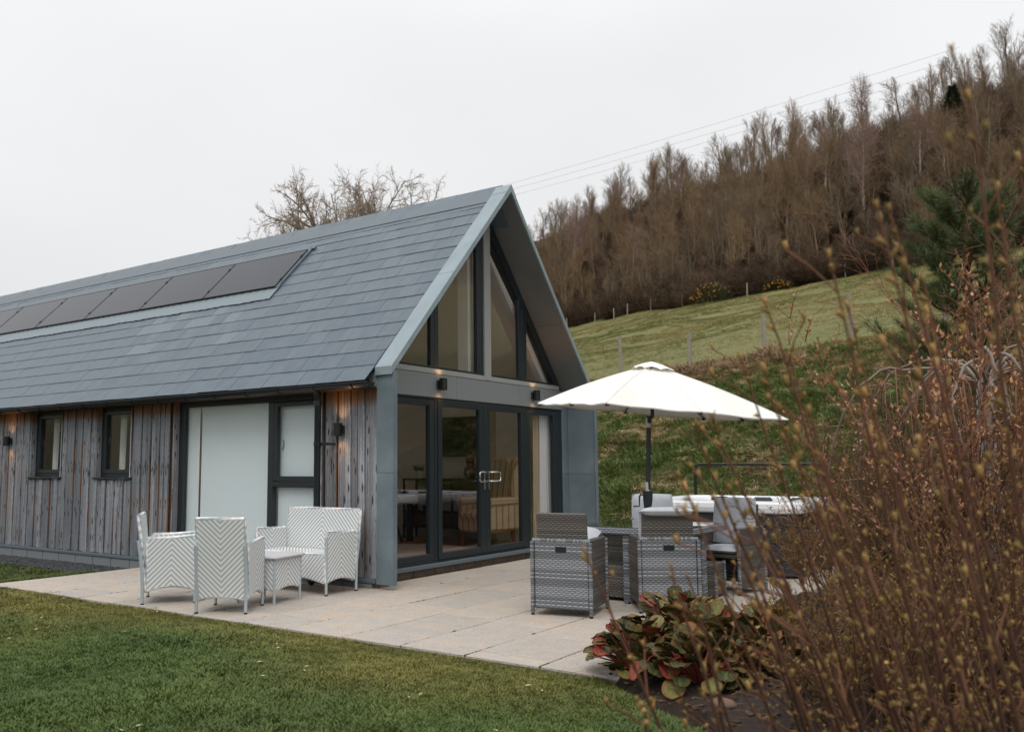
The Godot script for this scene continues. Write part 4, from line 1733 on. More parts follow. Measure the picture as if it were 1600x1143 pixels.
# faces +Z; w is the width between the arms
func woven_seat(called: String, label: String, category: String, at: Vector3, turn: float, w: float, d: float, group: String) -> void:
	var t := thing(called, label, category, at, turn, group)
	var X := Vector3(1, 0, 0)
	var Z := Vector3(0, 0, 1)
	var hw := w / 2
	var hd := d / 2
	slab_panel(t, "backrest", Vector3(0, 0, -hd), X, w - 0.03, 0.125, 0.86, 0.03, true, false, -Z, 0.036, Vector3(0, 0, -0.085), 0.06)
	for s in [-1.0, 1.0]:
		slab_panel(t, "armrest", Vector3(s * hw, 0, 0.0), Z * 1.0, d - 0.02, 0.13, 0.64, 0.045, false, true, X * s, 0.034, Vector3.ZERO, 0.0, -0.012)
	slab_panel(t, "front_panel", Vector3(0, 0, hd - 0.01), X, w - 0.03, 0.13, 0.415, 0.05, true, true, Z, 0.03)
	var seat := Mb.new()
	var g := []
	var uvs := []
	for i in 9:
		var row := []
		var ur := []
		for k in 7:
			var x := lerpf(-hw + 0.015, hw - 0.015, i / 8.0)
			var z := lerpf(-hd, hd - 0.005, k / 6.0)
			row.append(Vector3(x, 0.418 - 0.012 * sin(PI * i / 8.0) * sin(PI * k / 6.0), z))
			ur.append(Vector2(absf(x), z) / 0.098)
		g.append(row)
		uvs.append(ur)
	seat.sheet(g, [], uvs, Vector3.UP)
	part("seat", seat.done(), t, M["chevron_weave"])
	for q in [[-1, -1], [1, -1], [-1, 1], [1, 1]]:
		var l := Mb.new()
		var x: float = q[0] * (hw + 0.004)
		var z: float = q[1] * hd - 0.01
		var top := 0.62
		if q[1] < 0:
			l.tube([Vector3(x, 0.012, z - 0.015), Vector3(x, 0.3, z - 0.022), Vector3(x, top, z - 0.07)], [0.015, 0.0165, 0.0165], 10)
		else:
			l.tube([Vector3(x, 0.012, z), Vector3(x, top - 0.02, z)], [0.015, 0.0165], 10)
		var lg := part("leg", l.done(), t, M["lead_frame"])
		var fcap := Mb.new()
		fcap.lathe(Vector3(x, 0, z - (0.015 if q[1] < 0 else 0.0)), [Vector2(0, 0), Vector2(0.017, 0), Vector2(0.017, 0.014), Vector2(0, 0.014)], 10)
		part("foot", fcap.done(), lg, M["foot_black"])


func make_white_set() -> void:
	woven_seat("garden_armchair", "white chevron-woven armchair seen side-on at the lawn end of the paving", "armchair", Vector3(-1.74, 0, -1.45), atan2(0.75, 0.66), 0.52, 0.48, "white woven armchairs")
	woven_seat("garden_armchair", "white chevron-woven armchair with its back to the lawn, beside the small table", "armchair", Vector3(-1.79, 0, -0.51), atan2(0.866, -0.5), 0.46, 0.48, "white woven armchairs")
	woven_seat("garden_loveseat", "wide white chevron-woven loveseat against the timber wall", "loveseat", Vector3(-0.46, 0, -0.87), -PI / 2, 1.06, 0.45, "")
	var t := thing("side_table", "low white woven side table between armchair and loveseat", "table", Vector3(-1.22, 0, -0.6), 0.19)
	for q in [[0, 1], [1, 0], [0, -1], [-1, 0]]:
		var out := Vector3(q[0], 0, q[1])
		slab_panel(t, "apron", out * 0.215, Vector3(q[1], 0, -q[0]), 0.41, 0.13, 0.43, 0.03, false, false, out, 0.02)
	for q in [[-1, -1], [1, -1], [-1, 1], [1, 1]]:
		var l := Mb.new()
		l.tube([Vector3(q[0] * 0.217, 0.0, q[1] * 0.217), Vector3(q[0] * 0.217, 0.43, q[1] * 0.217)], [0.014, 0.0165], 10)
		part("leg", l.done(), t, M["lead_frame"])
	var tp := Mb.new()
	tp.box(Vector3(0, 0.448, 0), Vector3(0.52, 0.026, 0.52), 0.01)
	part("top", tp.done(), t, M["weave_plain"])


# ---------------------------------------------------------------- grey rattan set
func rattan_box(mb: Mb, ce: Vector3, size: Vector3, b := 0.008, bs := Basis.IDENTITY) -> void:
	mb.box(ce, size, b, bs)


func cushion(mb: Mb, ce: Vector3, size: Vector3, bs := Basis.IDENTITY) -> void:
	# pillow: a rounded box swelling towards the middle
	var h := size * 0.5
	for side in [-1.0, 1.0]:
		var g := []
		for i in 13:
			var row := []
			for k in 13:
				var a := i / 6.0 - 1.0
				var c := k / 6.0 - 1.0
				var e := pow(maxf(0.0, 1.0 - pow(absf(a), 5.0)), 0.42) * pow(maxf(0.0, 1.0 - pow(absf(c), 5.0)), 0.42)
				var round_ := 1.0 - 0.035 * a * a * c * c
				var wob := 0.03 * sin(a * 5.0 + ce.x * 9.0) * cos(c * 4.0 + ce.z * 7.0)
				row.append(ce + bs * Vector3(a * h.x * round_, side * h.y * e * (0.82 + 0.18 * (1.0 - maxf(a * a, c * c)) + wob), c * h.z * round_))
			g.append(row)
		mb.sheet(g, [], [], bs * Vector3(0, side, 0))


# faces +Z
func rattan_chair(label: String, at: Vector3, turn: float, dress: int) -> void:
	var t := thing("rattan_armchair", label, "armchair", at, turn, "grey rattan armchairs")
	var w := 0.54
	var d := 0.56
	var b := Mb.new()
	bx(b, -w / 2 + 0.02, w / 2 - 0.02, 0.06, 0.655, -d / 2, -d / 2 + 0.03, 0.008)
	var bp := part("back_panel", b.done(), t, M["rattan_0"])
	b = Mb.new()
	b.box(Vector3(0, 0.585, -d / 2 - 0.001), Vector3(0.1, 0.05, 0.006), 0.002)
	part("hand_slot", b.done(), bp, M["frame_seal"])
	b = Mb.new()
	b.tube([Vector3(-w / 2, 0.66, -d / 2 + 0.015), Vector3(w / 2, 0.66, -d / 2 + 0.015)], [0.018, 0.018], 8)
	part("top_rail", b.done(), t, M["rattan_0"])
	for s in [-1.0, 1.0]:
		b = Mb.new()
		bx(b, s * (w / 2 - 0.03), s * (w / 2 - 0.002), 0.06, 0.655, -d / 2 + 0.02, d / 2 - 0.02, 0.008)
		bx(b, s * (w / 2 - 0.055), s * w / 2, 0.645, 0.675, -d / 2, d / 2, 0.01)
		part("side_panel", b.done(), t, M["rattan_1"])
	b = Mb.new()
	bx(b, -w / 2 + 0.03, w / 2 - 0.03, 0.36, 0.4, -d / 2 + 0.03, d / 2 - 0.02, 0.008)
	part("seat", b.done(), t, M["rattan_1"])
	b = Mb.new()
	var lean := Basis.from_euler(Vector3(-0.12, 0, 0))
	b.box(Vector3(0, 0.69, -d / 2 + 0.055), Vector3(w - 0.07, 0.44, 0.032), 0.01, lean)
	part("upper_back", b.done(), t, M["rattan_1"])
	for q in [[-1, -1], [1, -1], [-1, 1], [1, 1]]:
		b = Mb.new()
		bx(b, q[0] * w / 2 - 0.016, q[0] * w / 2 + 0.016, 0.012, 0.655, q[1] * d / 2 - 0.016, q[1] * d / 2 + 0.016, 0.008)
		var lg := part("leg", b.done(), t, M["rattan_0"])
		b = Mb.new()
		bx(b, q[0] * w / 2 - 0.013, q[0] * w / 2 + 0.013, 0, 0.012, q[1] * d / 2 - 0.013, q[1] * d / 2 + 0.013)
		part("foot", b.done(), lg, M["foot_black"])
	b = Mb.new()
	if dress == 0:    # a seat cushion tipped up across the arms
		cushion(b, Vector3(0, 0.7, 0.08), Vector3(0.48, 0.085, 0.46), Basis.from_euler(Vector3(-0.2, 0, 0.12)))
		part("cushion", b.done(), t, M["cushion_grey"])
	elif dress == 1:  # cushion pulled over the back
		cushion(b, Vector3(0, 0.7, -d / 2 + 0.12), Vector3(0.5, 0.09, 0.44), Basis.from_euler(Vector3(-PI / 2 - 0.12, 0, 0)))
		part("cushion", b.done(), t, M["cushion_grey"])
		b = Mb.new()
		cushion(b, Vector3(0, 0.905, -d / 2 + 0.06), Vector3(0.5, 0.085, 0.19), Basis.from_euler(Vector3(0.12, 0, 0)))
		part("cushion_fold", b.done(), t, M["cushion_grey"])
	else:
		cushion(b, Vector3(0, 0.44, 0.03), Vector3(0.47, 0.085, 0.5))
		part("seat_cushion", b.done(), t, M["cushion_grey"])
		b = Mb.new()
		cushion(b, Vector3(0, 0.73, -d / 2 + 0.13), Vector3(0.5, 0.085, 0.5), Basis.from_euler(Vector3(-PI / 2 - 0.16, 0, 0)))
		part("back_cushion", b.done(), t, M["cushion_grey"])


func ottoman(label: String, at: Vector3, turn: float) -> void:
	var t := thing("rattan_stool", label, "stool", at, turn, "grey rattan stools")
	var b := Mb.new()
	bx(b, -0.19, 0.19, 0.03, 0.34, -0.19, 0.19, 0.012)
	part("body", b.done(), t, M["rattan_1"])
	for q in [[-1, -1], [1, -1], [-1, 1], [1, 1]]:
		b = Mb.new()
		bx(b, q[0] * 0.19 - 0.014, q[0] * 0.19 + 0.014, 0, 0.35, q[1] * 0.19 - 0.014, q[1] * 0.19 + 0.014, 0.006)
		part("leg", b.done(), t, M["rattan_0"])


func make_rattan_set() -> void:
	var t := thing("rattan_table", "square grey rattan table with a dark glass top", "table", Vector3(1.18, 0, 2.45))
	var b := Mb.new()
	for q in [[-0.6, -0.54, -0.6, 0.6], [0.54, 0.6, -0.6, 0.6], [-0.54, 0.54, -0.6, -0.54], [-0.54, 0.54, 0.54, 0.6]]:
		bx(b, q[0], q[1], 0.66, 0.722, q[2], q[3], 0.01)
	part("rim", b.done(), t, M["rattan_0"])
	b = Mb.new()
	bx(b, -0.585, 0.585, 0.724, 0.73, -0.585, 0.585, 0.002)
	part("glass_top", b.done(), t, M["table_glass"])
	for q in [[-0.57, -0.51, -0.05, 0.05], [0.51, 0.57, -0.05, 0.05], [-0.05, 0.05, -0.57, -0.51], [-0.05, 0.05, 0.51, 0.57]]:
		b = Mb.new()
		bx(b, q[0], q[1], 0.0, 0.66, q[2], q[3], 0.01)
		part("leg", b.done(), t, M["rattan_0"])
	b = Mb.new()
	bx(b, -0.51, 0.51, 0.05, 0.66, -0.025, 0.025, 0.006)
	bx(b, -0.025, 0.025, 0.05, 0.66, -0.51, -0.026, 0.006)
	bx(b, -0.025, 0.025, 0.05, 0.66, 0.026, 0.51, 0.006)
	part("partition", b.done(), t, M["rattan_1"])
	rattan_chair("grey rattan armchair nearest the patio doors, back to camera, tipped cushion", Vector3(-0.12, 0, 2.21), atan2(0.98, -0.2), 0)
	rattan_chair("grey rattan armchair with a cushion folded over its back, behind the bergenia", Vector3(0.54, 0, 2.84), atan2(0.825, -0.566), 1)
	rattan_chair("grey rattan armchair turned to the camera in front of the hot tub", Vector3(2.06, 0, 2.96), atan2(-0.98, -0.18), 2)
	rattan_chair("grey rattan armchair at the far side of the glass table", Vector3(2.75, 0, 1.82), atan2(-0.86, 0.35), 2)
	ottoman("low grey rattan stool pushed under the table beside the left chair", Vector3(0.9, 0, 2.17), 0.05)
	ottoman("low grey rattan stool in front of the chair by the hot tub", Vector3(1.5, 0, 2.86), 0.1)


# ---------------------------------------------------------------- parasol
func make_parasol() -> void:
	var t := thing("parasol", "cream rectangular parasol tilted over the rattan table on a dark grey pole", "parasol", Vector3(1.18, 0, 2.41))
	var o := Vector3(1.18, 0, 2.41)
	var joint := Vector3(1.188, 1.79, 2.47) - o
	var ce := Vector3(1.3003, 1.8921, 2.5598) - o
	var e1 := Vector3(0.6289, -0.0998, 1.1183)
	var e2 := Vector3(1.2868, -0.0219, 0.0107)
	var apex := Vector3(1.20, 2.375, 2.515) - o
	var b := Mb.new()
	b.tube([Vector3(0, 0.02, 0), Vector3(0.003, 0.9, 0.025), joint], [0.024, 0.024, 0.024], 12)
	b.tube([joint, ce * 0.4 + joint * 0.6 + Vector3(-0.03, 0.02, 0), apex], [0.02, 0.019, 0.016], 12)
	b.lathe(joint - Vector3(0, 0.03, 0), [Vector2(0.024, 0), Vector2(0.03, 0.01), Vector2(0.03, 0.07), Vector2(0.022, 0.08)], 12)
	part("pole", b.done(), t, M["umbrella_pole"])
	for y in [1.055, 1.72]:
		b = Mb.new()
		b.lathe(Vector3(0.004, y, 0.03 if y < 1.3 else 0.057), [Vector2(0.0245, 0), Vector2(0.0255, 0.002), Vector2(0.0255, 0.1), Vector2(0.0245, 0.102)], 12)
		part("label_sleeve", b.done(), t, M["white_label"])
	b = Mb.new()
	var cr := Vector3(0.003, 0.93, 0.026)
	var ax := Vector3(-0.59, 0, -0.81)
	prism(b, [Vector2(-0.05, 0.115), Vector2(0.048, 0.12), Vector2(0.035, 0.0), Vector2(0.025, -0.06), Vector2(-0.02, -0.04), Vector2(-0.04, 0.03)], -0.032, 0.032)
	var house := part("crank_housing", b.done(), t, M["umbrella_pole"], Transform3D(Basis(Vector3.UP, 0.95), cr + Vector3(0, 0.02, 0)))
	b = Mb.new()
	b.tube([cr + Vector3(0, 0.08, 0), cr + ax * 0.07 + Vector3(0, 0.1, 0), cr + ax * 0.085 + Vector3(0, 0.08, 0), cr + ax * 0.09 + Vector3(0, -0.02, 0), cr + ax * 0.15 + Vector3(0, -0.02, 0)], [0.009, 0.01, 0.01, 0.008, 0.009], 8)
	part("crank_handle", b.done(), t, M["umbrella_pole"])
	b = Mb.new()
	b.lathe(Vector3.ZERO, [Vector2(0, 0), Vector2(0.24, 0), Vector2(0.25, 0.02), Vector2(0.24, 0.06), Vector2(0.05, 0.08), Vector2(0.03, 0.3), Vector2(0, 0.3)], 20)
	part("base", b.done(), t, M["black_metal"])
	# canopy: eight gores between four corner and four middle ribs, cloth sagging between
	var tips := [-e2, -e2 * 0.5 + e1 * 0.5, e1, e1 * 0.5 + e2 * 0.5, e2, e2 * 0.5 - e1 * 0.5, -e1, -e1 * 0.5 - e2 * 0.5]
	var up := -(e1.cross(e2)).normalized()
	if up.y < 0:
		up = -up
	var inner := apex - ce
	b = Mb.new()
	for k in 8:
		var t0: Vector3 = tips[k]
		var t1: Vector3 = tips[(k + 1) % 8]
		var g := []
		for i in 11:
			var row := []
			var f := 0.1 + 0.9 * i / 10.0
			for j in 9:
				var h := j / 8.0
				var edge: Vector3 = t0.lerp(t1, h)
				var sag := sin(h * PI)
				var p := ce + inner * (1.0 - f) + edge * f
				p += up * (0.03 * sin(f * PI) * (1.0 - 0.55 * sag)) - up * sag * 0.012 * f * f
				p += -edge.normalized() * sag * 0.012 * f * f
				p += up * 0.006 * sag * sin(f * 9.0 + h * 11.0 + k * 2.0)
				row.append(p)
			g.append(row)
		b.sheet(g, [], [], up + (t0 + t1) * 0.1)
		var hem := []   # hem turned down along the edge
		for side in 2:
			var row := []
			for j in 9:
				row.append(g[10][j] + (Vector3.ZERO if side == 0 else Vector3(0, -0.012, 0) - (t0 + t1) * 0.002))
			hem.append(row)
		b.sheet(hem, [], [], t0 + t1)
	var seams := []
	for k in 8:
		var sm := Mb.new()
		var line := []
		var lr := []
		for i in 11:
			var f := 0.1 + 0.9 * i / 10.0
			line.append(ce + inner * (1.0 - f) + tips[k] * f + up * (0.03 * sin(f * PI) + 0.001))
			lr.append(0.004)
		sm.tube(line, lr, 5)
		seams.append(sm)
	var can := part("canopy", b.done(), t, M["canopy_cloth"])
	b = Mb.new()
	for k in 8:
		var t0: Vector3 = tips[k] * (0.17 if k % 2 == 0 else 0.2)
		var t1: Vector3 = tips[(k + 1) % 8] * (0.17 if k % 2 == 1 else 0.2)
		var g := []
		for i in 5:
			var row := []
			for j in 7:
				var h := j / 6.0
				var f := i / 4.0
				row.append(apex + up * (0.035 - 0.015 * f) - inner * f * 0.155 + t0.lerp(t1, h) * f - up * sin(h * PI) * (-0.022) * f * f + up * 0.012 * sin(f * PI))
			g.append(row)
		b.sheet(g, [], [], up)
	part("vent_cap", b.done(), can, M["canopy_cloth"])
	for sm in seams:
		part("seam", sm.done(), can, M["canopy_cloth"])
	for k in 8:
		b = Mb.new()
		var tip: Vector3 = tips[k]
		var a := ce + inner * 0.94 + tip * 0.04 - up * 0.02
		var e := ce + tip * 0.995 - up * 0.016
		b.tube([a - up * 0.02, a.lerp(e, 0.5) + up * 0.012, e], [0.009, 0.009, 0.008], 6)
		var hub := ce + inner * 0.35
		b.tube([hub, ce + inner * 0.42 + tip * 0.55 - up * 0.0], [0.007, 0.007], 6)
		part("rib", b.done(), t, M["umbrella_pole"])
		b = Mb.new()
		b.box(ce + tip * 0.975 - up * 0.022, Vector3(0.04, 0.012, 0.04), 0.005)
		part("rib_pocket", b.done(), can, M["foot_black"])


# ---------------------------------------------------------------- hot tub, rail, barbecue, fences, wires
func rounded_square(half: float, r: float, n: int) -> Array:
	var o := []
	for q in 4:
		var cx: float = [1, -1, -1, 1][q] * (half - r)
		var cz: float = [1, 1, -1, -1][q] * (half - r)
		for i in n + 1:
			var a := PI / 2 * q + PI / 2 * i / n
			o.append(Vector2(cx + cos(a) * r, cz + sin(a) * r))
	return o


func ring_wall(mb: Mb, rings: Array) -> void:
	for i in rings.size() - 1:
		var a: Array = rings[i]
		var b: Array = rings[i + 1]
		var n := a.size()
		for k in n:
			var k2 := (k + 1) % n
			var mid: Vector3 = (a[k] + a[k2] + b[k] + b[k2]) * 0.25
			var up: Vector3 = b[k] - a[k]
			var along: Vector3 = a[k2] - a[k]
			mb.face([a[k], a[k2], b[k2], b[k]], along.cross(up) * -1.0)


func make_hot_tub() -> void:
	var c := Vector3(4.36, 0, 2.34)
	var t := thing("hot_tub", "square hot tub with white acrylic rim and dark slatted cabinet", "hot tub", c)
	var pts := func(half: float, r: float, y: float) -> Array:
		var o := []
		for p in rounded_square(half, r, 5):
			o.append(Vector3(p.x, y, p.y))
		return o
	var b := Mb.new()
	ring_wall(b, [pts.call(1.02, 0.2, 0.03), pts.call(1.02, 0.2, 0.74)])
	var cab := part("cabinet", b.done(), t, M["tub_cabinet"])
	for y in [0.2, 0.4, 0.6]:
		b = Mb.new()
		ring_wall(b, [pts.call(1.022, 0.2, y), pts.call(1.032, 0.2, y + 0.006), pts.call(1.032, 0.2, y + 0.14), pts.call(1.022, 0.2, y + 0.146)])
		part("slat", b.done(), cab, M["tub_cabinet"])
	b = Mb.new()
	ring_wall(b, [pts.call(1.04, 0.22, 0.745), pts.call(1.06, 0.22, 0.76), pts.call(1.06, 0.22, 0.81), pts.call(1.04, 0.22, 0.86), pts.call(1.0, 0.22, 0.885), pts.call(0.86, 0.3, 0.89), pts.call(0.82, 0.3, 0.86), pts.call(0.7, 0.3, 0.45), pts.call(0.5, 0.2, 0.3)])
	b.face(pts.call(0.5, 0.2, 0.3), Vector3.UP)
	part("shell", b.done(), t, M["acrylic_white"])
	var wm := mat("tub_water", Color(0.55, 0.72, 0.75, 0.12), 0.02)
	wm.transparency = BaseMaterial3D.TRANSPARENCY_ALPHA
	b = Mb.new()
	b.face(pts.call(0.79, 0.3, 0.78), Vector3.UP)
	part("water", b.done(), t, M["tub_water"])
	for z in [-0.5, 0.1, 0.6]:
		b = Mb.new()
		b.box(Vector3(0.8, 0.84, z), Vector3(0.08, 0.07, 0.26), 0.03)
		part("headrest", b.done(), t, M["tub_cabinet"])
	b = Mb.new()
	var x := 5.5
	b.tube([Vector3(x, -0.02, 1.36), Vector3(x, 1.26, 1.36), Vector3(x, 1.315, 1.38), Vector3(x, 1.33, 1.43), Vector3(x, 1.33, 3.1), Vector3(x, 1.315, 3.15), Vector3(x, 1.26, 3.17), Vector3(x, -0.02, 3.17)], [0.022, 0.022, 0.022, 0.022, 0.022, 0.022, 0.022, 0.022], 10)
	t = thing("handrail", "black tubular handrail behind the hot tub", "handrail", Vector3.ZERO)
	part("rail", b.done(), t, M["black_metal"])
	b = Mb.new()
	b.tube([Vector3(x, 0.7, 1.36), Vector3(x, 0.7, 3.17)], [0.014, 0.014], 8)
	part("lower_rail", b.done(), t, M["black_metal"])
	# kettle barbecue showing past the house corner
	t = thing("barbecue", "black kettle barbecue just showing past the right corner of the house", "barbecue", Vector3(5.42, 0, -0.5))
	b = Mb.new()
	b.lathe(Vector3(0, 0.78, 0), [Vector2(0.05, -0.2), Vector2(0.2, -0.14), Vector2(0.27, 0.0), Vector2(0.275, 0.01)], 20)
	part("bowl", b.done(), t, M["black_metal"])
	b = Mb.new()
	b.lathe(Vector3(0, 0.795, 0), [Vector2(0.28, 0.0), Vector2(0.26, 0.09), Vector2(0.17, 0.18), Vector2(0.0, 0.21)], 20)
	b.tube([Vector3(-0.06, 1.0, 0), Vector3(-0.05, 1.04, 0), Vector3(0.05, 1.04, 0), Vector3(0.06, 1.0, 0)], [0.01, 0.012, 0.012, 0.01], 6)
	part("lid", b.done(), t, M["black_metal"])
	for k in 3:
		b = Mb.new()
		var a := TAU * k / 3.0
		b.tube([Vector3(cos(a) * 0.1, 0.65, sin(a) * 0.1), Vector3(cos(a) * 0.28, 0, sin(a) * 0.28)], [0.012, 0.012], 6)
		part("leg", b.done(), t, M["steel"])


func fence(label: String, posts: Array, h: float, r: float, wires: Array) -> void:
	var t := thing("field_fence", label, "fence", Vector3.ZERO, 0, "")
	var tops := []
	for i in posts.size():
		var p: Vector2 = posts[i]
		var y := ground(p.x, p.y)
		var b := Mb.new()
		var lean := Vector3(rng.randf_range(-0.05, 0.05), 0, rng.randf_range(-0.05, 0.05))
		b.tube([Vector3(p.x, y - 0.2, p.y), Vector3(p.x, y + h * 0.5, p.y) + lean * 0.5, Vector3(p.x, y + h + rng.randf_range(-0.05, 0.05), p.y) + lean], [r, r * 0.97, r * 0.93], 7)
		part("post", b.done(), t, M["post_timber"])
		tops.append(Vector3(p.x - r, y, p.y) + lean)
	for w in wires:
		var line := []
		var rr := []
		for i in tops.size():
			line.append(tops[i] + Vector3(0, w, 0))
			rr.append(0.003)
			if i < tops.size() - 1:
				line.append((tops[i] + tops[i + 1]) / 2 + Vector3(0, w - 0.02, 0))
				rr.append(0.003)
		var b := Mb.new()
		b.tube(line, rr, 4, false)
		part("wire", b.done(), t, M["wire_grey"])


func make_fences() -> void:
	rng.seed = 400
	fence("weathered wooden post and wire fence along the top of the bank", [Vector2(24.0, -13.5), Vector2(22.2, -10.0), Vector2(20.43, -6.6), Vector2(18.0, -3.3), Vector2(18.72, -1.27), Vector2(20.6, 0.75), Vector2(20.3, 3.2), Vector2(20.0, 6.0), Vector2(20.0, 9.0)], 1.4, 0.066, [0.35, 0.75, 1.12])
	fence("far wooden post and wire fence along the edge of the wood", [Vector2(85, -46), Vector2(84.4, -42.5), Vector2(84.2, -38.8), Vector2(81.0, -34.9), Vector2(81.2, -33.4), Vector2(80.7, -30.5), Vector2(78.0, -26.0), Vector2(74.6, -21.8), Vector2(70.4, -17.2), Vector2(72.0, -14.9), Vector2(72.8, -13.1), Vector2(70.0, -9.0), Vector2(67.0, -5.0), Vector2(64.8, -2.4), Vector2(64, 2), Vector2(63, 6)], 1.3, 0.07, [0.5, 1.1])
	# overhead wires
	var t := thing("overhead_wires", "three thin overhead wires crossing the sky above the wood", "power line", Vector3.ZERO)
	for q in [[47.5, 57.4, 0.0], [46.5, 55.9, 0.3], [45.4, 54.6, 0.6]]:
		var b := Mb.new()
		var a := Vector3(114.8, q[0], -73.5)
		var e := Vector3(126.6, q[1], -4.1)
		var line := []
		var rr := []
		for i in 15:
			var f := i / 14.0
			line.append(a.lerp(e, f) + Vector3(0, -0.4 * sin(f * PI), 0))
			rr.append(0.016)
		b.tube(line, rr, 4, false)
		part("wire", b.done(), t, M["wire_grey"])


# ---------------------------------------------------------------- trees and shrubs
func grow(mb: Mb, p: Vector3, d: Vector3, length: float, r: float, level: int, cfg: Dictionary) -> void:
	var last: int = cfg.levels
	var up: float = cfg.up[mini(level, cfg.up.size() - 1)]
	var gn: float = cfg.gnarl
	if level >= last:
		mb.c = cfg.k0.lerp(cfg.k1, rng.randf_range(0.6, 1.0))
		var dd := (d + Vector3(rng.randf_range(-1, 1), rng.randf_range(-1, 1), rng.randf_range(-1, 1)) * 0.25 + Vector3(0, up, 0)).normalized()
		var e := p + dd * length
		mb.spike(p, e, r, Vector3(rng.randf_range(-1, 1), rng.randf_range(-0.3, 0.3), rng.randf_range(-1, 1)))
		return
	var segs: int = cfg.segs[level]
	var pts := [p]
	var rad := [r]
	var dirs := [d]
	var q := p
	var dd := d
	for i in segs:
		dd = (dd + Vector3(rng.randf_range(-1, 1), rng.randf_range(-1, 1), rng.randf_range(-1, 1)) * gn + Vector3(0, up, 0) * 0.5).normalized()
		q += dd * length / segs
		pts.append(q)
		rad.append(r * (1.0 - float(i + 1) / segs * cfg.taper))
		dirs.append(dd)
	mb.tinted = true
	var ka: Color = cfg.k0.lerp(cfg.k1, float(level) / last)
	mb.tube(pts, rad, cfg.sides[level], false, ka, ka.lerp(cfg.k1, 0.3))
	var n: int = cfg.n[level]
	for i in n:
		var f: float = lerpf(cfg.from[level], 1.0, (i + rng.randf()) / n)
		var fi := f * segs
		var k := mini(int(fi), segs - 1)
		var at: Vector3 = pts[k].lerp(pts[k + 1], fi - k)
		var axis: Vector3 = dirs[k + 1]
		var side := axis.cross(Vector3(rng.randf_range(-1, 1), rng.randf_range(-1, 1), rng.randf_range(-1, 1))).normalized()
		var ang: float = cfg.angle[level] * rng.randf_range(0.7, 1.3)
		var nd := (axis * cos(ang) + side * sin(ang)).normalized()
		var cl: float = length * cfg.ratio[level] * rng.randf_range(0.65, 1.2) * lerpf(1.0, cfg.shrink, f)
		var cr: float = maxf(float(rad[k]) * 0.62, cfg.rmin) if level + 1 < last else cfg.rmin
		grow(mb, at, nd, cl, cr, level + 1, cfg)


func wood_tree_meshes(kind: int, sd: int) -> Array:
	rng.seed = sd
	var tr := Mb.new()
	tr.tinted = true
	var cr := Mb.new()
	var h := 8.0
	var k0: Color = [L(172, 164, 152), L(126, 116, 100), L(138, 126, 106), L(104, 92, 78)][kind]
	var k1: Color = [L(128, 102, 92), L(124, 106, 84), L(136, 110, 80), L(112, 88, 70)][kind]
	var shade: float = [1.0, 0.82, 1.12, 0.8, 1.18, 0.9, 0.98, 1.05][sd % 8]
	k0 = k0 * shade
	k1 = k1 * shade
	var tp := []
	var rr := []
	var q := Vector3(0, -0.6, 0)
	var lean := Vector3(rng.randf_range(-0.08, 0.08), 0, rng.randf_range(-0.08, 0.08))
	for i in 9:
		tp.append(q)
		rr.append(0.125 * (1.0 - i / 9.5) + 0.02)
		q += (Vector3(rng.randf_range(-0.06, 0.06), 1.0, rng.randf_range(-0.06, 0.06)) + lean) * h / 8.5
	tr.tube(tp, rr, 5, false, k0, k0.lerp(k1, 0.5))
	for extra in rng.randi() % 3:   # second and third stems from the same foot
		var e2 := []
		var r2 := []
		var a2 := rng.randf() * TAU
		var q2 := Vector3(cos(a2) * 0.2, -0.5, sin(a2) * 0.2)
		var h2 := h * rng.randf_range(0.6, 0.95)
		for i in 7:
			e2.append(q2)
			r2.append(0.075 * (1.0 - i / 7.5) + 0.012)
			q2 += Vector3(cos(a2) * 0.14 + rng.randf_range(-0.06, 0.06), 1.0, sin(a2) * 0.14 + rng.randf_range(-0.06, 0.06)) * h2 / 6.5
		tr.tube(e2, r2, 4, false, k0, k0.lerp(k1, 0.5))
	if kind == 0:   # birch: dark scars on pale bark
		for i in 26:
			var f := rng.randf_range(0.3, 7.0)
			var k := int(f)
			var at: Vector3 = tp[k].lerp(tp[k + 1], f - k)
			var a := rng.randf() * TAU
			tr.c = L(46, 40, 36)
			tr.tinted = false
			tr.box(at + Vector3(cos(a), 0, sin(a)) * float(rr[k]) * 0.9, Vector3(0.05, 0.05, 0.05))
	var cfg := {"levels": 2, "up": [0.22, 0.2, 0.16] if kind != 0 else [0.2, 0.0, -0.12], "gnarl": 0.16, "segs": [4, 3], "sides": [3, 3], "taper": 0.75, "n": [9, 11], "from": [0.2, 0.1], "angle": [0.55, 0.6], "ratio": [0.55, 0.8], "shrink": 0.7, "rmin": 0.0105, "k0": k0.lerp(k1, 0.6), "k1": k1}
	var n := 17
	for i in n:
		var f := lerpf(0.16 if kind != 0 else 0.35, 0.97, (i + rng.randf()) / n) * 8.0
		var k := mini(int(f), 7)
		var at: Vector3 = tp[k].lerp(tp[k + 1], f - k)
		var a := rng.randf() * TAU
		var ang := rng.randf_range(0.22, [0.55, 0.85, 0.7, 1.0][kind])
		var dir := Vector3(cos(a) * sin(ang), cos(ang), sin(a) * sin(ang))
		grow(cr, at, dir, (0.38 + 0.62 * sin(PI * clampf(f / 8.0 * 0.86 + 0.06, 0.0, 1.0))) * h * (0.36 if kind != 3 else 0.3), 0.028, 0, cfg)
	return [tr.done(), cr.done()]


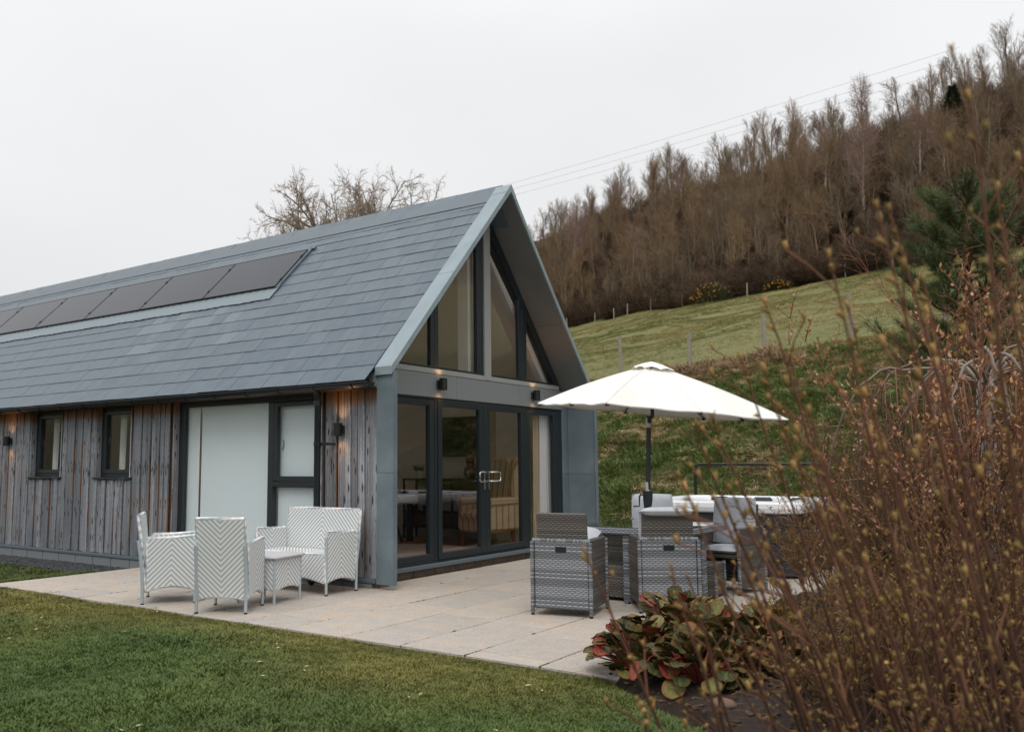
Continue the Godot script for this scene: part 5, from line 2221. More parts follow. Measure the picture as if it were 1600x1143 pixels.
func scrub_mesh(sd: int, k0: Color, k1: Color, stems: int, h: float) -> ArrayMesh:
	rng.seed = sd
	var mb := Mb.new()
	var cfg := {"levels": 2, "up": [0.16, 0.1, 0.1], "gnarl": 0.25, "segs": [3, 2], "sides": [3, 3], "taper": 0.7, "n": [9, 8], "from": [0.1, 0.1], "angle": [0.7, 0.7], "ratio": [0.5, 0.7], "shrink": 0.8, "rmin": 0.014, "k0": k0, "k1": k1}
	for i in stems:
		var a := rng.randf() * TAU
		var ang := rng.randf_range(0.1, 0.85)
		grow(mb, Vector3(cos(a) * 0.5 * rng.randf(), -0.2, sin(a) * 0.5 * rng.randf()), Vector3(cos(a) * sin(ang), cos(ang), sin(a) * sin(ang)), h * rng.randf_range(0.6, 1.0), 0.025, 0, cfg)
	return mb.done()


func make_wood_land() -> void:
	var protos := []
	for i in 8:
		protos.append(wood_tree_meshes([0, 1, 2, 3, 1, 2, 3, 2][i], 500 + i))
	var looks := ["bare pale-barked birch with reddish twigs in the hillside wood", "bare grey-brown tree with upright twigs in the hillside wood", "bare tawny-twigged tree in the hillside wood", "bare dark brown tree in the hillside wood"]
	var groups := ["birches in the hillside wood", "grey-brown trees in the hillside wood", "tawny trees in the hillside wood", "dark brown trees in the hillside wood"]
	rng.seed = 510
	var spots := []
	for i in 4000:
		var z := rng.randf_range(-64.0, 14.0)
		var edge := edge_x(z)
		var x := edge + 2.2 + pow(rng.randf(), 1.15) * 54.0
		var ok := true
		for s in spots:
			if Vector2(s.x - x, s.y - z).length() < 2.15 + (x - edge) * 0.024:
				ok = false
				break
		if ok:
			spots.append(Vector2(x, z))
		if spots.size() >= 296:
			break
	var first := {}
	for s in spots:
		var k := rng.randi() % 8
		var kind: int = [0, 1, 2, 3, 1, 2, 3, 2][k]
		if rng.randf() < 0.35 and kind == 0:
			k = 2
			kind = 2
		var y := ground(s.x, s.y)
		var deep: float = s.x - edge_x(s.y)
		var sc: float = rng.randf_range(0.6, 1.14) * lerpf(0.8, 1.12, smoothstep(2.0, 14.0, deep)) * [1.16, 1.03, 1.0, 0.95][kind] * lerpf(1.0, 0.88, smoothstep(-22.0, 0.0, s.y))
		var o: Node3D
		if first.has(k):
			o = copy(first[k], Vector3(s.x, y, s.y), rng.randf() * TAU, looks[kind], groups[kind], ["birch_tree", "bare_tree", "bare_tree", "bare_tree"][kind])
		else:
			o = thing(["birch_tree", "bare_tree", "bare_tree", "bare_tree"][kind], looks[kind], "tree", Vector3(s.x, y, s.y), rng.randf() * TAU, groups[kind])
			part("trunk", protos[k][0], o, M["bark"])
			part("crown", protos[k][1], o, M["twig"])
			first[k] = o
		o.scale = Vector3(sc, sc * rng.randf_range(0.92, 1.12), sc)
	# scrub and brambles under and before the trees
	var sm := scrub_mesh(520, L(62, 50, 40), L(98, 78, 58), 16, 2.6)
	var xf := []
	var cl := []
	for i in 1250:
		var z := rng.randf_range(-68.0, 16.0)
		var x := edge_x(z) + 0.6 + pow(rng.randf(), 1.5) * 62.0
		var sc := rng.randf_range(0.7, 1.35)
		xf.append(Transform3D(Basis(Vector3.UP, rng.randf() * TAU).scaled(Vector3(sc, sc * rng.randf_range(0.7, 1.2), sc)), Vector3(x, ground(x, z) - 0.1, z)))
		var k := rng.randf_range(0.6, 1.15)
		cl.append(Color(k, k * rng.randf_range(0.92, 1.02), k * 0.95))
	many("undergrowth", sm, xf, cl, M["twig"])
	# gorse in flower and dark evergreens along the edge
	for q in [[72.6, -21.0, 2.1, "larger gorse bush with orange-yellow flowers at the edge of the wood"], [70.6, -14.6, 1.25, "smaller gorse bush with orange-yellow flowers farther right at the wood's edge"]]:
		var t := thing("gorse_bush", q[3], "shrub", Vector3(q[0], ground(q[0], q[1]), q[1]), 0, "gorse bushes")
		rng.seed = 530 + int(q[2] * 10)
		var g := Mb.new()
		var fl := Mb.new()
		for i in 1500:
			var d := Vector3(rng.randfn(0, 1), absf(rng.randfn(0, 1)), rng.randfn(0, 1)).normalized()
			var p: Vector3 = d * Vector3(1.0, 0.85, 1.0) * q[2] * rng.randf_range(0.4, 1.0)
			g.c = L(48, 58, 32).lerp(L(78, 74, 44), rng.randf())
			g.spike(p, p + (d + Vector3(0, 0.4, 0)) * 0.35, 0.03, Vector3(rng.randf(), rng.randf(), rng.randf()))
			if i % 5 == 0 and d.y > 0.15 and p.length() > q[2] * 0.75:
				fl.c = L(196, 126, 34).lerp(L(214, 150, 48), rng.randf())
				fl.ball(p + d * 0.1, Vector3(0.07, 0.07, 0.07), 3, 4)
		part("foliage", g.done(), t, M["leaf"])
		part("flowers", fl.done(), t, M["petal"])
	for q in [[76.5, -19.5, 3.0, "small dark green conifer above the larger gorse bush"], [80.0, -10.5, 3.8, "small dark green conifer in the wood left of the pine"], [90.0, -2.2, 9.5, "tall dark green conifer in the wood at the right edge"]]:
		var t := thing("conifer", q[3], "tree", Vector3(q[0], ground(q[0], q[1]), q[1]), 0, "dark conifers in the wood")
		rng.seed = 540 + int(q[2] * 10)
		var tk := Mb.new()
		tk.tinted = true
		tk.tube([Vector3(0, -0.4, 0), Vector3(0, q[2] * 0.95, 0)], [q[2] * 0.022, 0.02], 5, false, L(70, 54, 42), L(70, 54, 42))
		part("trunk", tk.done(), t, M["bark"])
		var g := Mb.new()
		for i in 2600:
			var f := pow(rng.randf(), 0.8)
			var a := rng.randf() * TAU
			var rr: float = (1.0 - f) * q[2] * 0.3 * sqrt(rng.randf()) + 0.1
			var p := Vector3(cos(a) * rr, f * q[2] * 0.92 + q[2] * 0.06 - rr * 0.15, sin(a) * rr)
			g.c = L(30, 44, 26).lerp(L(58, 72, 40), rng.randf())
			g.spike(p, p + Vector3(cos(a), rng.randf_range(-0.3, 0.6), sin(a)) * 0.4, 0.05, Vector3(rng.randf(), 1, rng.randf()))
		part("crown", g.done(), t, M["needle"])
	# old trees behind the roof
	var cfg := {"levels": 5, "up": [0.12, 0.06, 0.05, 0.03, 0.02], "gnarl": 0.3, "segs": [5, 6, 4, 4, 3], "sides": [7, 6, 4, 3, 3], "taper": 0.55, "n": [8, 7, 7, 6, 7], "from": [0.35, 0.3, 0.2, 0.15, 0.1], "angle": [0.62, 0.75, 0.8, 0.8, 0.7], "ratio": [0.6, 0.55, 0.55, 0.55, 0.65], "shrink": 0.8, "rmin": 0.009, "k0": L(116, 106, 94), "k1": L(150, 134, 116)}
	for q in [[36.6, -34.5, 8.2, 0.0, "leftmost bare old tree showing above the roof ridge", 5.4], [37.3, -33.0, 9.0, 1.4, "middle bare old tree showing above the roof ridge", 5.0], [37.9, -31.4, 9.0, 2.5, "rightmost bare old tree showing above the roof ridge", 5.0]]:
		rng.seed = 550 + int(q[3] * 10)
		var t := thing("old_tree", q[4], "tree", Vector3(q[0], ground(q[0], q[1]) - 0.3, q[1]), q[3], "old bare trees behind the roof")
		t.scale = Vector3(1.22, 1.85 if q[3] == 0.0 else 1.52, 1.22)
		var tk := Mb.new()
		tk.tinted = true
		var fork: float = q[2] * 0.35
		tk.tube([Vector3(0, -0.5, 0), Vector3(0.1, fork * 0.5, 0.05), Vector3(0.0, fork + 0.3, 0.1)], [0.42, 0.36, 0.3], 9, false, cfg.k0, cfg.k0)
		part("trunk", tk.done(), t, M["bark"])
		var cr := Mb.new()
		for i in 7:
			var a := TAU * (i + rng.randf() * 0.6) / 7.0
			var ang := rng.randf_range(0.35, 1.0)
			var c2 := cfg.duplicate()
			c2.levels = 5
			grow(cr, Vector3(0, fork * rng.randf_range(0.75, 1.05), 0.05), Vector3(cos(a) * sin(ang), cos(ang), sin(a) * sin(ang)), q[5] * rng.randf_range(0.75, 1.1), 0.15, 1, c2)
		part("crown", cr.done(), t, M["twig"])


func edge_x(z: float) -> float:
	# the fence line along the wood
	var zs := [-70.0, -38.8, -30.5, -21.8, -17.2, -9.0, -2.4, 16.0]
	var xs := [86.0, 84.4, 81.0, 74.9, 71.2, 70.3, 65.2, 62.0]
	for i in zs.size() - 1:
		if z <= zs[i + 1]:
			return lerpf(xs[i], xs[i + 1], clampf((z - zs[i]) / (zs[i + 1] - zs[i]), 0, 1))
	return xs[-1]


# ---------------------------------------------------------------- grass
func tuft(sd: int, blades: int, h: float, w: float, spread: float, droop: float) -> ArrayMesh:
	rng.seed = sd
	var mb := Mb.new()
	for i in blades:
		var a := rng.randf() * TAU
		var o := Vector3(cos(a), 0, sin(a)) * spread * sqrt(rng.randf())
		var b := a + rng.randf_range(-1.2, 1.2)
		var d := Vector3(cos(b), 0, sin(b))
		var s := d.cross(Vector3.UP).normalized().rotated(Vector3.UP, rng.randf_range(-0.8, 0.8)) * w
		var hh := h * rng.randf_range(0.55, 1.1)
		var out := droop * rng.randf_range(0.2, 1.0) * hh
		var m := o + d * out * 0.35 + Vector3(0, hh * 0.6, 0)
		var t := o + d * out + Vector3(0, hh * (1.0 - 0.25 * droop), 0)
		var k := rng.randf_range(0.75, 1.15)
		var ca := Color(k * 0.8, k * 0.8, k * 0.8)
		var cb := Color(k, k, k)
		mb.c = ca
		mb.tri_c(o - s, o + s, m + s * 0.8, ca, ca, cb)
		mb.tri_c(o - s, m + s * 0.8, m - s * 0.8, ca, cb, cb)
		mb.tri_c(m - s * 0.8, m + s * 0.8, t, cb, cb, cb)
	return mb.done()


func in_bed(x: float, z: float) -> bool:
	var zs := [3.55, 4.44, 5.3, 6.2, 7.4, 14.0]
	var xs := [-2.2, -3.02, -3.9, -5.2, -6.2, -6.4]
	if z < 3.55 + maxf(0.0, x) * 0.05:
		return false
	for i in zs.size() - 1:
		if z <= zs[i + 1]:
			return x > lerpf(xs[i], xs[i + 1], (z - zs[i]) / (zs[i + 1] - zs[i]))
	return true


func lawn_colour(x: float, z: float) -> Color:
	var a := field_noise.get_noise_2d(x * 3.1 + 11.0, z * 3.1) * 0.5 + 0.5
	var b := field_noise.get_noise_2d(x * 1.1 - 30.0, z * 1.1 + 9.0) * 0.5 + 0.5
	var c := L(64, 88, 32).lerp(L(95, 113, 48), a)
	# worn, yellowed strip along the paving and a few bare patches
	var worn := clampf(smoothstep(-3.7, -2.5, x) * 0.85 + (b - 0.52) * 2.2, 0.0, 1.0) * (0.35 + 0.65 * a)
	c = c.lerp(L(154, 134, 68), worn * 0.66)
	return c * rng.randf_range(0.8, 1.2)


func make_grass() -> void:
	var m1 := tuft(600, 11, 0.052, 0.0031, 0.03, 0.9)
	var m2 := tuft(601, 9, 0.06, 0.0033, 0.022, 0.7)
	rng.seed = 610
	var xf := [[], []]
	var cl := [[], []]
	while xf[0].size() + xf[1].size() < 150000:
		var x := rng.randf_range(-9.0, -2.13 + 0.06 * rng.randf())
		var z := rng.randf_range(-6.5, 6.5)
		# denser towards the camera, thin outside what the place shows
		var v := Vector2(x + 7.52, z - 6.15)
		var dep := v.x * 0.81 - v.y * 0.587
		var lat := v.x * 0.587 + v.y * 0.81
		if dep < 3.6 or absf(lat) > dep * 0.75 + 0.4:
			if rng.randf() > 0.12:
				continue
		elif rng.randf() > clampf(6.5 / dep, 0.0, 1.0):
			continue
		if in_bed(x, z):
			continue
		var wear := field_noise.get_noise_2d(x * 1.1 - 30.0, z * 1.1 + 9.0)
		if wear > 0.24 and rng.randf() < minf((wear - 0.24) * 3.0, 0.55):
			continue
		var lush := field_noise.get_noise_2d(x * 2.0 - 5.0, z * 2.0 + 50.0)
		var k := rng.randi() % 2
		var sc := rng.randf_range(0.65, 1.15) * (0.75 + clampf(lush + 0.3, 0.0, 0.8) * 0.75) * (0.72 if x > -2.5 else 1.0)
		xf[k].append(Transform3D(Basis.from_euler(Vector3(rng.randf_range(-0.2, 0.2), rng.randf() * TAU, rng.randf_range(-0.2, 0.2))).scaled(Vector3(sc * 1.1, sc, sc * 1.1)), Vector3(x, ground(x, z) - 0.004, z)))
		cl[k].append(lawn_colour(x, z))
	# the piece of lawn left of the paving
	for i in 16000:
		var x := rng.randf_range(-6.5, -0.72)
		var z := rng.randf_range(-8.5, -4.23)
		var k := rng.randi() % 2
		var sc := rng.randf_range(0.9, 1.4)
		xf[k].append(Transform3D(Basis(Vector3.UP, rng.randf() * TAU).scaled(Vector3.ONE * sc), Vector3(x, ground(x, z) - 0.004, z)))
		cl[k].append(L(66, 84, 34).lerp(L(96, 108, 50), rng.randf()))
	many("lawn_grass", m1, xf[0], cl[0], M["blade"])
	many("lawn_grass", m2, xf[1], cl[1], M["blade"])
	# fallen scraps on the lawn
	rng.seed = 612
	var sc2 := Mb.new()
	for i in 70:
		var x := rng.randf_range(-5.2, -2.3)
		var z := rng.randf_range(-3.5, 4.0)
		if in_bed(x, z):
			continue
		sc2.c = L(200, 186, 150).lerp(L(150, 120, 80), rng.randf())
		var a := rng.randf() * TAU
		var d := Vector3(cos(a), 0.1, sin(a)) * rng.randf_range(0.012, 0.03)
		var s := Vector3(-sin(a), 0.2, cos(a)) * 0.008
		var p := Vector3(x, ground(x, z) + 0.038, z)
		sc2.tri(p - d, p + s, p + d)
		sc2.tri(p - d, p + d, p - s + Vector3(0, 0.006, 0))
	var scraps := structure("leaf_litter", sc2.done(), M["leaf"])
	scraps.set_meta("kind", "stuff")
	# rough grass on the bank
	var b1 := tuft(620, 16, 0.17, 0.0055, 0.1, 1.3)
	var b2 := tuft(621, 20, 0.20, 0.005, 0.08, 1.7)
	rng.seed = 630
	xf = [[], []]
	cl = [[], []]
	for i in 60000:
		var x := rng.randf_range(5.7, 20.5)
		var z := rng.randf_range(-9.0, 9.0) if x > 9.0 else rng.randf_range(-3.0, 9.0)
		if x < 7.3 and z < -1.0:
			continue
		var d := field_noise.get_noise_2d(x * 1.3 + 5.0, z * 1.3)
		var e := field_noise.get_noise_2d(x * 1.5 + 9.0, z * 5.2 - 20.0)
		var pale := smoothstep(0.02, 0.34, d * 0.3 + e * 1.0 + 0.3 * smoothstep(15.5, 17.5, x) + 0.02)
		var k := 1 if rng.randf() < pale else 0
		var c := L(74, 104, 42).lerp(L(132, 140, 70), rng.randf() * 0.9)
		if k == 1:
			c = L(152, 136, 90).lerp(L(208, 188, 146), rng.randf())
		var sc := rng.randf_range(0.6, 1.25)
		xf[k].append(Transform3D(Basis.from_euler(Vector3(rng.randf_range(-0.2, 0.2), rng.randf() * TAU, -0.25 + rng.randf_range(-0.2, 0.2))).scaled(Vector3(sc, sc * (0.8 if k == 1 else 1.0), sc)), Vector3(x, ground(x, z) - 0.02, z)))
		cl[k].append(c * rng.randf_range(0.75, 1.15))
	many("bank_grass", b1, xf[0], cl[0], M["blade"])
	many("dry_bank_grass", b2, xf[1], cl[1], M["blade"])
	# pasture
	var f1 := tuft(640, 14, 0.2, 0.010, 0.16, 1.1)
	rng.seed = 640
	var pf := []
	var pc := []
	for i in 110000:
		var x := 18.0 + pow(rng.randf(), 0.8) * 64.0
		var z := rng.randf_range(-50.0, 14.0) * clampf(x / 60.0, 0.3, 1.0)
		if x > edge_x(z) + 1.0:
			continue
		var d := field_noise.get_noise_2d(x * 0.16 + 5.0, z * 0.5) + 0.6 * field_noise.get_noise_2d(x * 0.5, z * 1.8 + 33.0)
		var c := L(118, 128, 68).lerp(L(186, 170, 120), smoothstep(-0.75, 0.95, d + rng.randf_range(-0.35, 0.35)))
		var sc := rng.randf_range(0.35, 0.95) * lerpf(0.55, 1.0, smoothstep(20.0, 40.0, x))
		pf.append(Transform3D(Basis.from_euler(Vector3(0, rng.randf() * TAU, -0.2)).scaled(Vector3(sc, sc * 0.8, sc)), Vector3(x, ground(x, z) - 0.03, z)))
		pc.append(c * rng.randf_range(0.85, 1.12))
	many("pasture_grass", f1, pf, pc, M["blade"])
	# dead brambles at the fence foot
	var br := scrub_mesh(650, L(128, 104, 82), L(166, 142, 112), 14, 0.62)
	rng.seed = 651
	var bf := []
	var bc := []
	for i in 17:
		var z := rng.randf_range(-6.0, 6.0)
		var x := 18.4 + rng.randf_range(-0.8, 0.5) + absf(z + 2.0) * 0.12
		if rng.randf() < 0.6:
			z = -2.6 + rng.randf_range(-0.9, 1.4)
			x = 17.6 + rng.randf_range(-0.5, 0.6)
		var sc := rng.randf_range(0.4, 0.95)
		bf.append(Transform3D(Basis(Vector3.UP, rng.randf() * TAU).scaled(Vector3(sc * 1.3, sc, sc * 1.3)), Vector3(x, ground(x, z), z)))
		var k := rng.randf_range(0.75, 1.2)
		bc.append(Color(k, k, k))
	many("dead_brambles", br, bf, bc, M["twig"])


# ---------------------------------------------------------------- the bed on the right
func bed_y(x: float, z: float) -> float:
	return 0.03 + 0.10 * smoothstep(3.5, 5.5, z) + 0.06 * field_noise.get_noise_2d(x * 4.0, z * 4.0)


func make_bed() -> void:
	var g := []
	for i in 101:
		var row := []
		for k in 66:
			var x := -7.0 + i * 0.15
			var z := 3.4 + k * 0.13
			row.append(Vector3(x, bed_y(x, z) if in_bed(x, z) else -0.25, z))
		g.append(row)
	var mb := Mb.new()
	mb.sheet(g, [], [], Vector3.UP)
	structure("garden_bed", mb.done(), M["soil"])
	rng.seed = 700
	# clods, mulch and dry stalks
	var cl := Mb.new()
	for i in 2600:
		var x := rng.randf_range(-4.6, 1.5)
		var z := rng.randf_range(3.5, 6.0)
		if not in_bed(x, z):
			continue
		var r := rng.randf_range(0.005, 0.018)
		cl.c = L(52, 38, 28).lerp(L(92, 72, 54), pow(rng.randf(), 2.0))
		cl.ball(Vector3(x, bed_y(x, z) + r * 0.3, z), Vector3(r, r * 0.6, r * rng.randf_range(0.6, 1.6)), 3, 5, Basis(Vector3.UP, rng.randf() * TAU))
	for i in 420:
		var x := rng.randf_range(-4.4, 0.5)
		var z := rng.randf_range(3.6, 6.0)
		if not in_bed(x, z):
			continue
		cl.c = L(150, 122, 88).lerp(L(96, 72, 52), rng.randf())
		var a := rng.randf() * TAU
		var p := Vector3(x, bed_y(x, z) + 0.012, z)
		cl.tube([p, p + Vector3(cos(a), rng.randf_range(0.0, 0.3), sin(a)) * rng.randf_range(0.04, 0.16)], [0.0025, 0.0015], 3, false)
	var mulch := structure("mulch", cl.done(), M["stone"])
	mulch.set_meta("kind", "stuff")
	for q in [[-2.80, 4.52, 0.055, "brown stone on the soil beside the lawn edge"], [-2.2, 4.75, 0.04, "small brown stone on the soil among dry stalks"]]:
		var t := thing("stone", q[3], "stone", Vector3(q[0], bed_y(q[0], q[1]), q[1]))
		var st := Mb.new()
		st.c = L(112, 88, 76)
		st.ball(Vector3(0, q[2] * 0.3, 0), Vector3(q[2], q[2] * 0.6, q[2] * 1.3), 7, 9)
		part("body", st.done(), t, M["stone"])
	bergenias()
	small_plants()
	near_shrub()
	back_shrubs()


func bergenia_leaf(sd: int, tone: int) -> ArrayMesh:
	# a thick rounded leaf, cupped, red along the margin; stalk at the origin, blade along +Z
	var r := RandomNumberGenerator.new()
	r.seed = sd
	var green: Color = [L(56, 74, 40), L(94, 104, 58), L(118, 94, 60), L(112, 54, 44), L(42, 60, 34)][tone]
	var rim: Color = [L(112, 52, 42), L(128, 76, 50), L(138, 70, 52), L(132, 40, 38), L(84, 62, 42)][tone]
	var vein: Color = green.lerp(L(168, 160, 110), 0.35)
	var cup := r.randf_range(0.15, 0.5)
	var curl := r.randf_range(-0.5, 0.6)
	var nu := 9
	var nv := 8
	var olive: Color = [L(98, 98, 54), L(132, 122, 72), L(146, 112, 70), L(140, 74, 54), L(78, 86, 46)][tone]
	var g := []
	var cols := []
	for i in nu + 1:
		var f := float(i) / nu
		var half := 0.48 * pow(sin(PI * clampf(0.06 + 0.94 * f, 0, 1)), 0.55) * (1.0 if f < 0.98 else 0.45)
		if i == 0:
			half = 0.12
		var row := []
		var cr := []
		for k in nv + 1:
			var s := k / (nv * 0.5) - 1.0
			var x := s * half
			var y := cup * x * x * 2.0 - curl * f * f * 0.35 + 0.018 * sin(k * 2.6 + i * 1.9 + sd) + 0.02 * sin(i * 3.1)
			row.append(Vector3(x, y, f))
			var edge := maxf(pow(absf(s), 4.0), smoothstep(0.72, 1.0, f))
			var c := green.lerp(olive, clampf(0.15 + 0.75 * pow(absf(s), 1.5) * f + r.randf_range(-0.2, 0.2), 0, 1))
			var side_vein := (i + int(absf(s) * 4.0)) % 3 == 0
			c = c.lerp(vein, 0.75 if k == nv / 2 else (0.45 if side_vein else 0.0))
			if not side_vein and k != nv / 2:
				y += 0.022
			c = c.lerp(rim, clampf(edge * 0.85 + r.randf_range(-0.12, 0.18), 0, 1))
			row[-1] = Vector3(x, y, f)
			cr.append(c)
		g.append(row)
		cols.append(cr)
	var mb := Mb.new()
	mb.sheet(g, cols, [], Vector3.UP)
	return mb.done()


func bergenias() -> void:
	var shapes := []
	for t in 5:
		for v in 3:
			shapes.append(bergenia_leaf(720 + t * 7 + v, t))
	rng.seed = 730
	M["leaf_gloss"] = leafmat("leaf_gloss", 0.55, 0.1)
	M["leaf_gloss"].metallic_specular = 0.3
	var clumps := [[-2.02, 3.72, 0.30, 0.26, 40, "left clump of bergenia at the corner of the paving, large green and red leaves"], [-1.72, 4.02, 0.34, 0.30, 52, "middle clump of bergenia in front of the rattan chair, large red-edged leaves"], [-1.35, 3.72, 0.33, 0.30, 46, "rear clump of bergenia against the paving, upright dark leaves"], [-2.26, 4.2, 0.30, 0.2, 38, "front clump of bergenia over the bare soil, olive and coppery leaves"], [-1.75, 4.42, 0.34, 0.24, 42, "right clump of bergenia beneath the blurred stems, dusky leaves"]]
	for q in clumps:
		var c := Vector3(q[0], bed_y(q[0], q[1]), q[1])
		var t := thing("bergenia", q[5], "plant", c, 0, "bergenia clumps")
		var st := Mb.new()
		st.tinted = true
		for i in int(q[4] * 3.2):
			var a := rng.randf() * TAU
			var f := sqrt(rng.randf())
			var rr: float = q[2] * f
			var h: float = q[3] * (1.0 - 0.75 * f * f) * rng.randf_range(0.25, 1.15) + 0.03
			var p := Vector3(cos(a) * rr, h, sin(a) * rr)
			var size := rng.randf_range(0.08, 0.145)
			var tilt := lerpf(-1.15, 0.25, f) + rng.randf_range(-0.45, 0.45)
			var ya := atan2(cos(a), sin(a)) + rng.randf_range(-0.7, 0.7)
			var bs := Basis(Vector3.UP, ya) * Basis(Vector3.RIGHT, tilt) * Basis(Vector3(0, 0, 1), rng.randf_range(-0.5, 0.5))
			var tone := rng.randi() % 15
			if rng.randf() < 0.3:
				tone = 12 + rng.randi() % 3
			elif tone > 5 and rng.randf() < 0.45:
				tone = rng.randi() % 6
			part("leaf", shapes[tone], t, M["leaf_gloss"], Transform3D(bs.scaled(Vector3.ONE * size), p))
			var root := Vector3(cos(a) * rr * 0.3, 0, sin(a) * rr * 0.3)
			st.tube([root, (root + p) * 0.5 + Vector3(0, 0.02, 0), p], [0.007, 0.006, 0.005], 5, false, L(120, 50, 44), L(140, 84, 62))
		part("stalks", st.done(), t, M["bark"])


func small_plants() -> void:
	# low golden shrubs at the paving's edge
	var spots := [[-0.58, 3.70, 0.2, "small golden-leaved shrub behind the bergenia, nearest the chair"], [-0.34, 3.98, 0.22, "small golden-leaved shrub, middle one by the paving edge"], [-0.62, 4.26, 0.24, "small golden-leaved shrub, right one by the tan grass"], [-0.95, 3.82, 0.16, "lowest golden-leaved shrub right behind the bergenia leaves"]]
	for q in spots:
		rng.seed = 740 + int(q[2] * 100)
		var t := thing("golden_shrub", q[3], "shrub", Vector3(q[0], bed_y(q[0], q[1]), q[1]), 0, "golden-leaved shrubs")
		var st := Mb.new()
		var lf := Mb.new()
		for i in 34:
			var a := rng.randf() * TAU
			var e := Vector3(cos(a) * q[2] * rng.randf_range(0.1, 0.75), q[2] * rng.randf_range(0.6, 1.25), sin(a) * q[2] * rng.randf_range(0.1, 0.75))
			st.c = L(96, 72, 48)
			st.tube([Vector3.ZERO, e * 0.5 + Vector3(0, 0.02, 0), e], [0.003, 0.0025, 0.0015], 3, false)
			for k in 20:
				var p := e * rng.randf_range(0.35, 1.03)
				var d := Vector3(rng.randf_range(-1, 1), rng.randf_range(0.0, 1.0), rng.randf_range(-1, 1)).normalized() * rng.randf_range(0.014, 0.024)
				var s := d.cross(Vector3(rng.randf(), rng.randf(), rng.randf())).normalized() * 0.006
				var c := L(206, 160, 42).lerp(L(140, 128, 40), rng.randf())
				lf.tri_c(p, p + d * 0.5 + s, p + d, c, c, c)
				lf.tri_c(p, p + d, p + d * 0.5 - s, c, c, c)
		part("stems", st.done(), t, M["bark"])
		part("leaves", lf.done(), t, M["leaf"])
	# tan grasses
	for q in [[-1.5, 4.62, 0.32, "arching tan grass clump right of the bergenia"], [-1.15, 4.95, 0.36, "larger arching tan grass clump among the blurred stems"], [-2.35, 4.95, 0.24, "low tan grass clump on the bare soil"], [-0.5, 4.75, 0.3, "tan grass clump behind the golden shrubs"]]:
		rng.seed = 760 + int(q[2] * 100)
		var t := thing("tan_grass", q[3], "grass", Vector3(q[0], bed_y(q[0], q[1]), q[1]), 0, "tan grass clumps")
		var mb := Mb.new()
		for i in 260:
			var a := rng.randf() * TAU
			var o := Vector3(cos(a), 0, sin(a)) * rng.randf() * 0.08
			var len: float = q[2] * rng.randf_range(0.5, 1.2)
			var d := Vector3(cos(a), 0, sin(a))
			var up := rng.randf_range(0.5, 1.0)
			var p1 := o + d * len * 0.3 + Vector3(0, len * 0.6 * up, 0)
			var p2 := o + d * len * 0.8 + Vector3(0, len * 0.55 * up * rng.randf_range(0.3, 1.2), 0)
			var s := Vector3(-sin(a), 0, cos(a)) * 0.0025
			var c := L(170, 140, 92).lerp(L(120, 92, 56), rng.randf())
			mb.c = c
			mb.tri(o - s, o + s, p1 + s)
			mb.tri(o - s, p1 + s, p1 - s)
			mb.tri(p1 - s, p1 + s, p2)
		part("blades", mb.done(), t, M["leaf"])


# a woody stem with opening buds; returns nothing, fills the two builders
func budded(stem: Mb, buds: Mb, p0: Vector3, p1: Vector3, p2: Vector3, r: float, gap: float, size: float, twigs: int, k0: Color, k1: Color, bud0: Color, bud1: Color) -> void:
	var pts := []
	var rad := []
	var n := 12
	var wob := Vector3(rng.randf_range(-1, 1), rng.randf_range(-1, 1), rng.randf_range(-1, 1)) * 0.012
	for i in n + 1:
		var f := float(i) / n
		var a := p0.lerp(p1, f)
		var b := p1.lerp(p2, f)
		pts.append(a.lerp(b, f) + wob * sin(f * 9.0) + Vector3(rng.randf_range(-1, 1), 0, rng.randf_range(-1, 1)) * 0.003)
		rad.append(lerpf(r, r * 0.32, f))
	stem.tinted = true
	stem.tube(pts, rad, 5, false, k0, k1)
	var total := p0.distance_to(p1) + p1.distance_to(p2)
	var cnt := int(total / gap)
	for i in cnt + 1:
		var f := clampf((i + rng.randf_range(0.0, 0.6)) / cnt, 0.08, 1.0)
		if i == cnt:
			f = 1.0
		var fi := f * n
		var k := mini(int(fi), n - 1)
		var at: Vector3 = pts[k].lerp(pts[k + 1], fi - k)
		var ax: Vector3 = (pts[k + 1] - pts[k]).normalized()
		var side := ax.cross(Vector3(rng.randf_range(-1, 1), rng.randf_range(-1, 1), rng.randf_range(-1, 1))).normalized()
		var d := (ax * 1.1 + side * (0.9 if i < cnt else 0.15)).normalized()
		if f < 0.3 and rng.randf() < 0.7:
			continue
		if rng.randf() < 0.22 and i < cnt and twigs > 0:
			var e := at + d * rng.randf_range(0.06, 0.17)
			stem.tube([at, at.lerp(e, 0.5) + ax * 0.01, e], [rad[k] * 0.7, rad[k] * 0.55, 0.0022], 4, false, k1, k1)
			at = e
			d = ax
		bud(buds, at, d, size * rng.randf_range(0.6, 1.25), bud0.lerp(bud1, rng.randf()))


func bud(mb: Mb, at: Vector3, d: Vector3, s: float, c: Color) -> void:
	# two or three scales parting at the tip
	var side := d.cross(Vector3(0.3, 0.8, -0.5)).normalized()
	var up := side.cross(d).normalized()
	var bs := Basis(side, d, up)
	mb.c = c
	mb.ball(at + d * s * 0.5, Vector3(s * 0.26, s * 0.62, s * 0.26), 4, 5, bs)
	for k in 2:
		var o := side if k == 0 else -side
		var tip := at + d * s * 1.5 + o * s * 0.42
		var m := at + d * s * 0.85 + o * s * 0.36
		mb.c = c.lerp(L(176, 160, 84), 0.35)
		mb.tri(at + d * s * 0.35 + up * s * 0.2, m, tip)
		mb.tri(at + d * s * 0.35 - up * s * 0.2, tip, m)


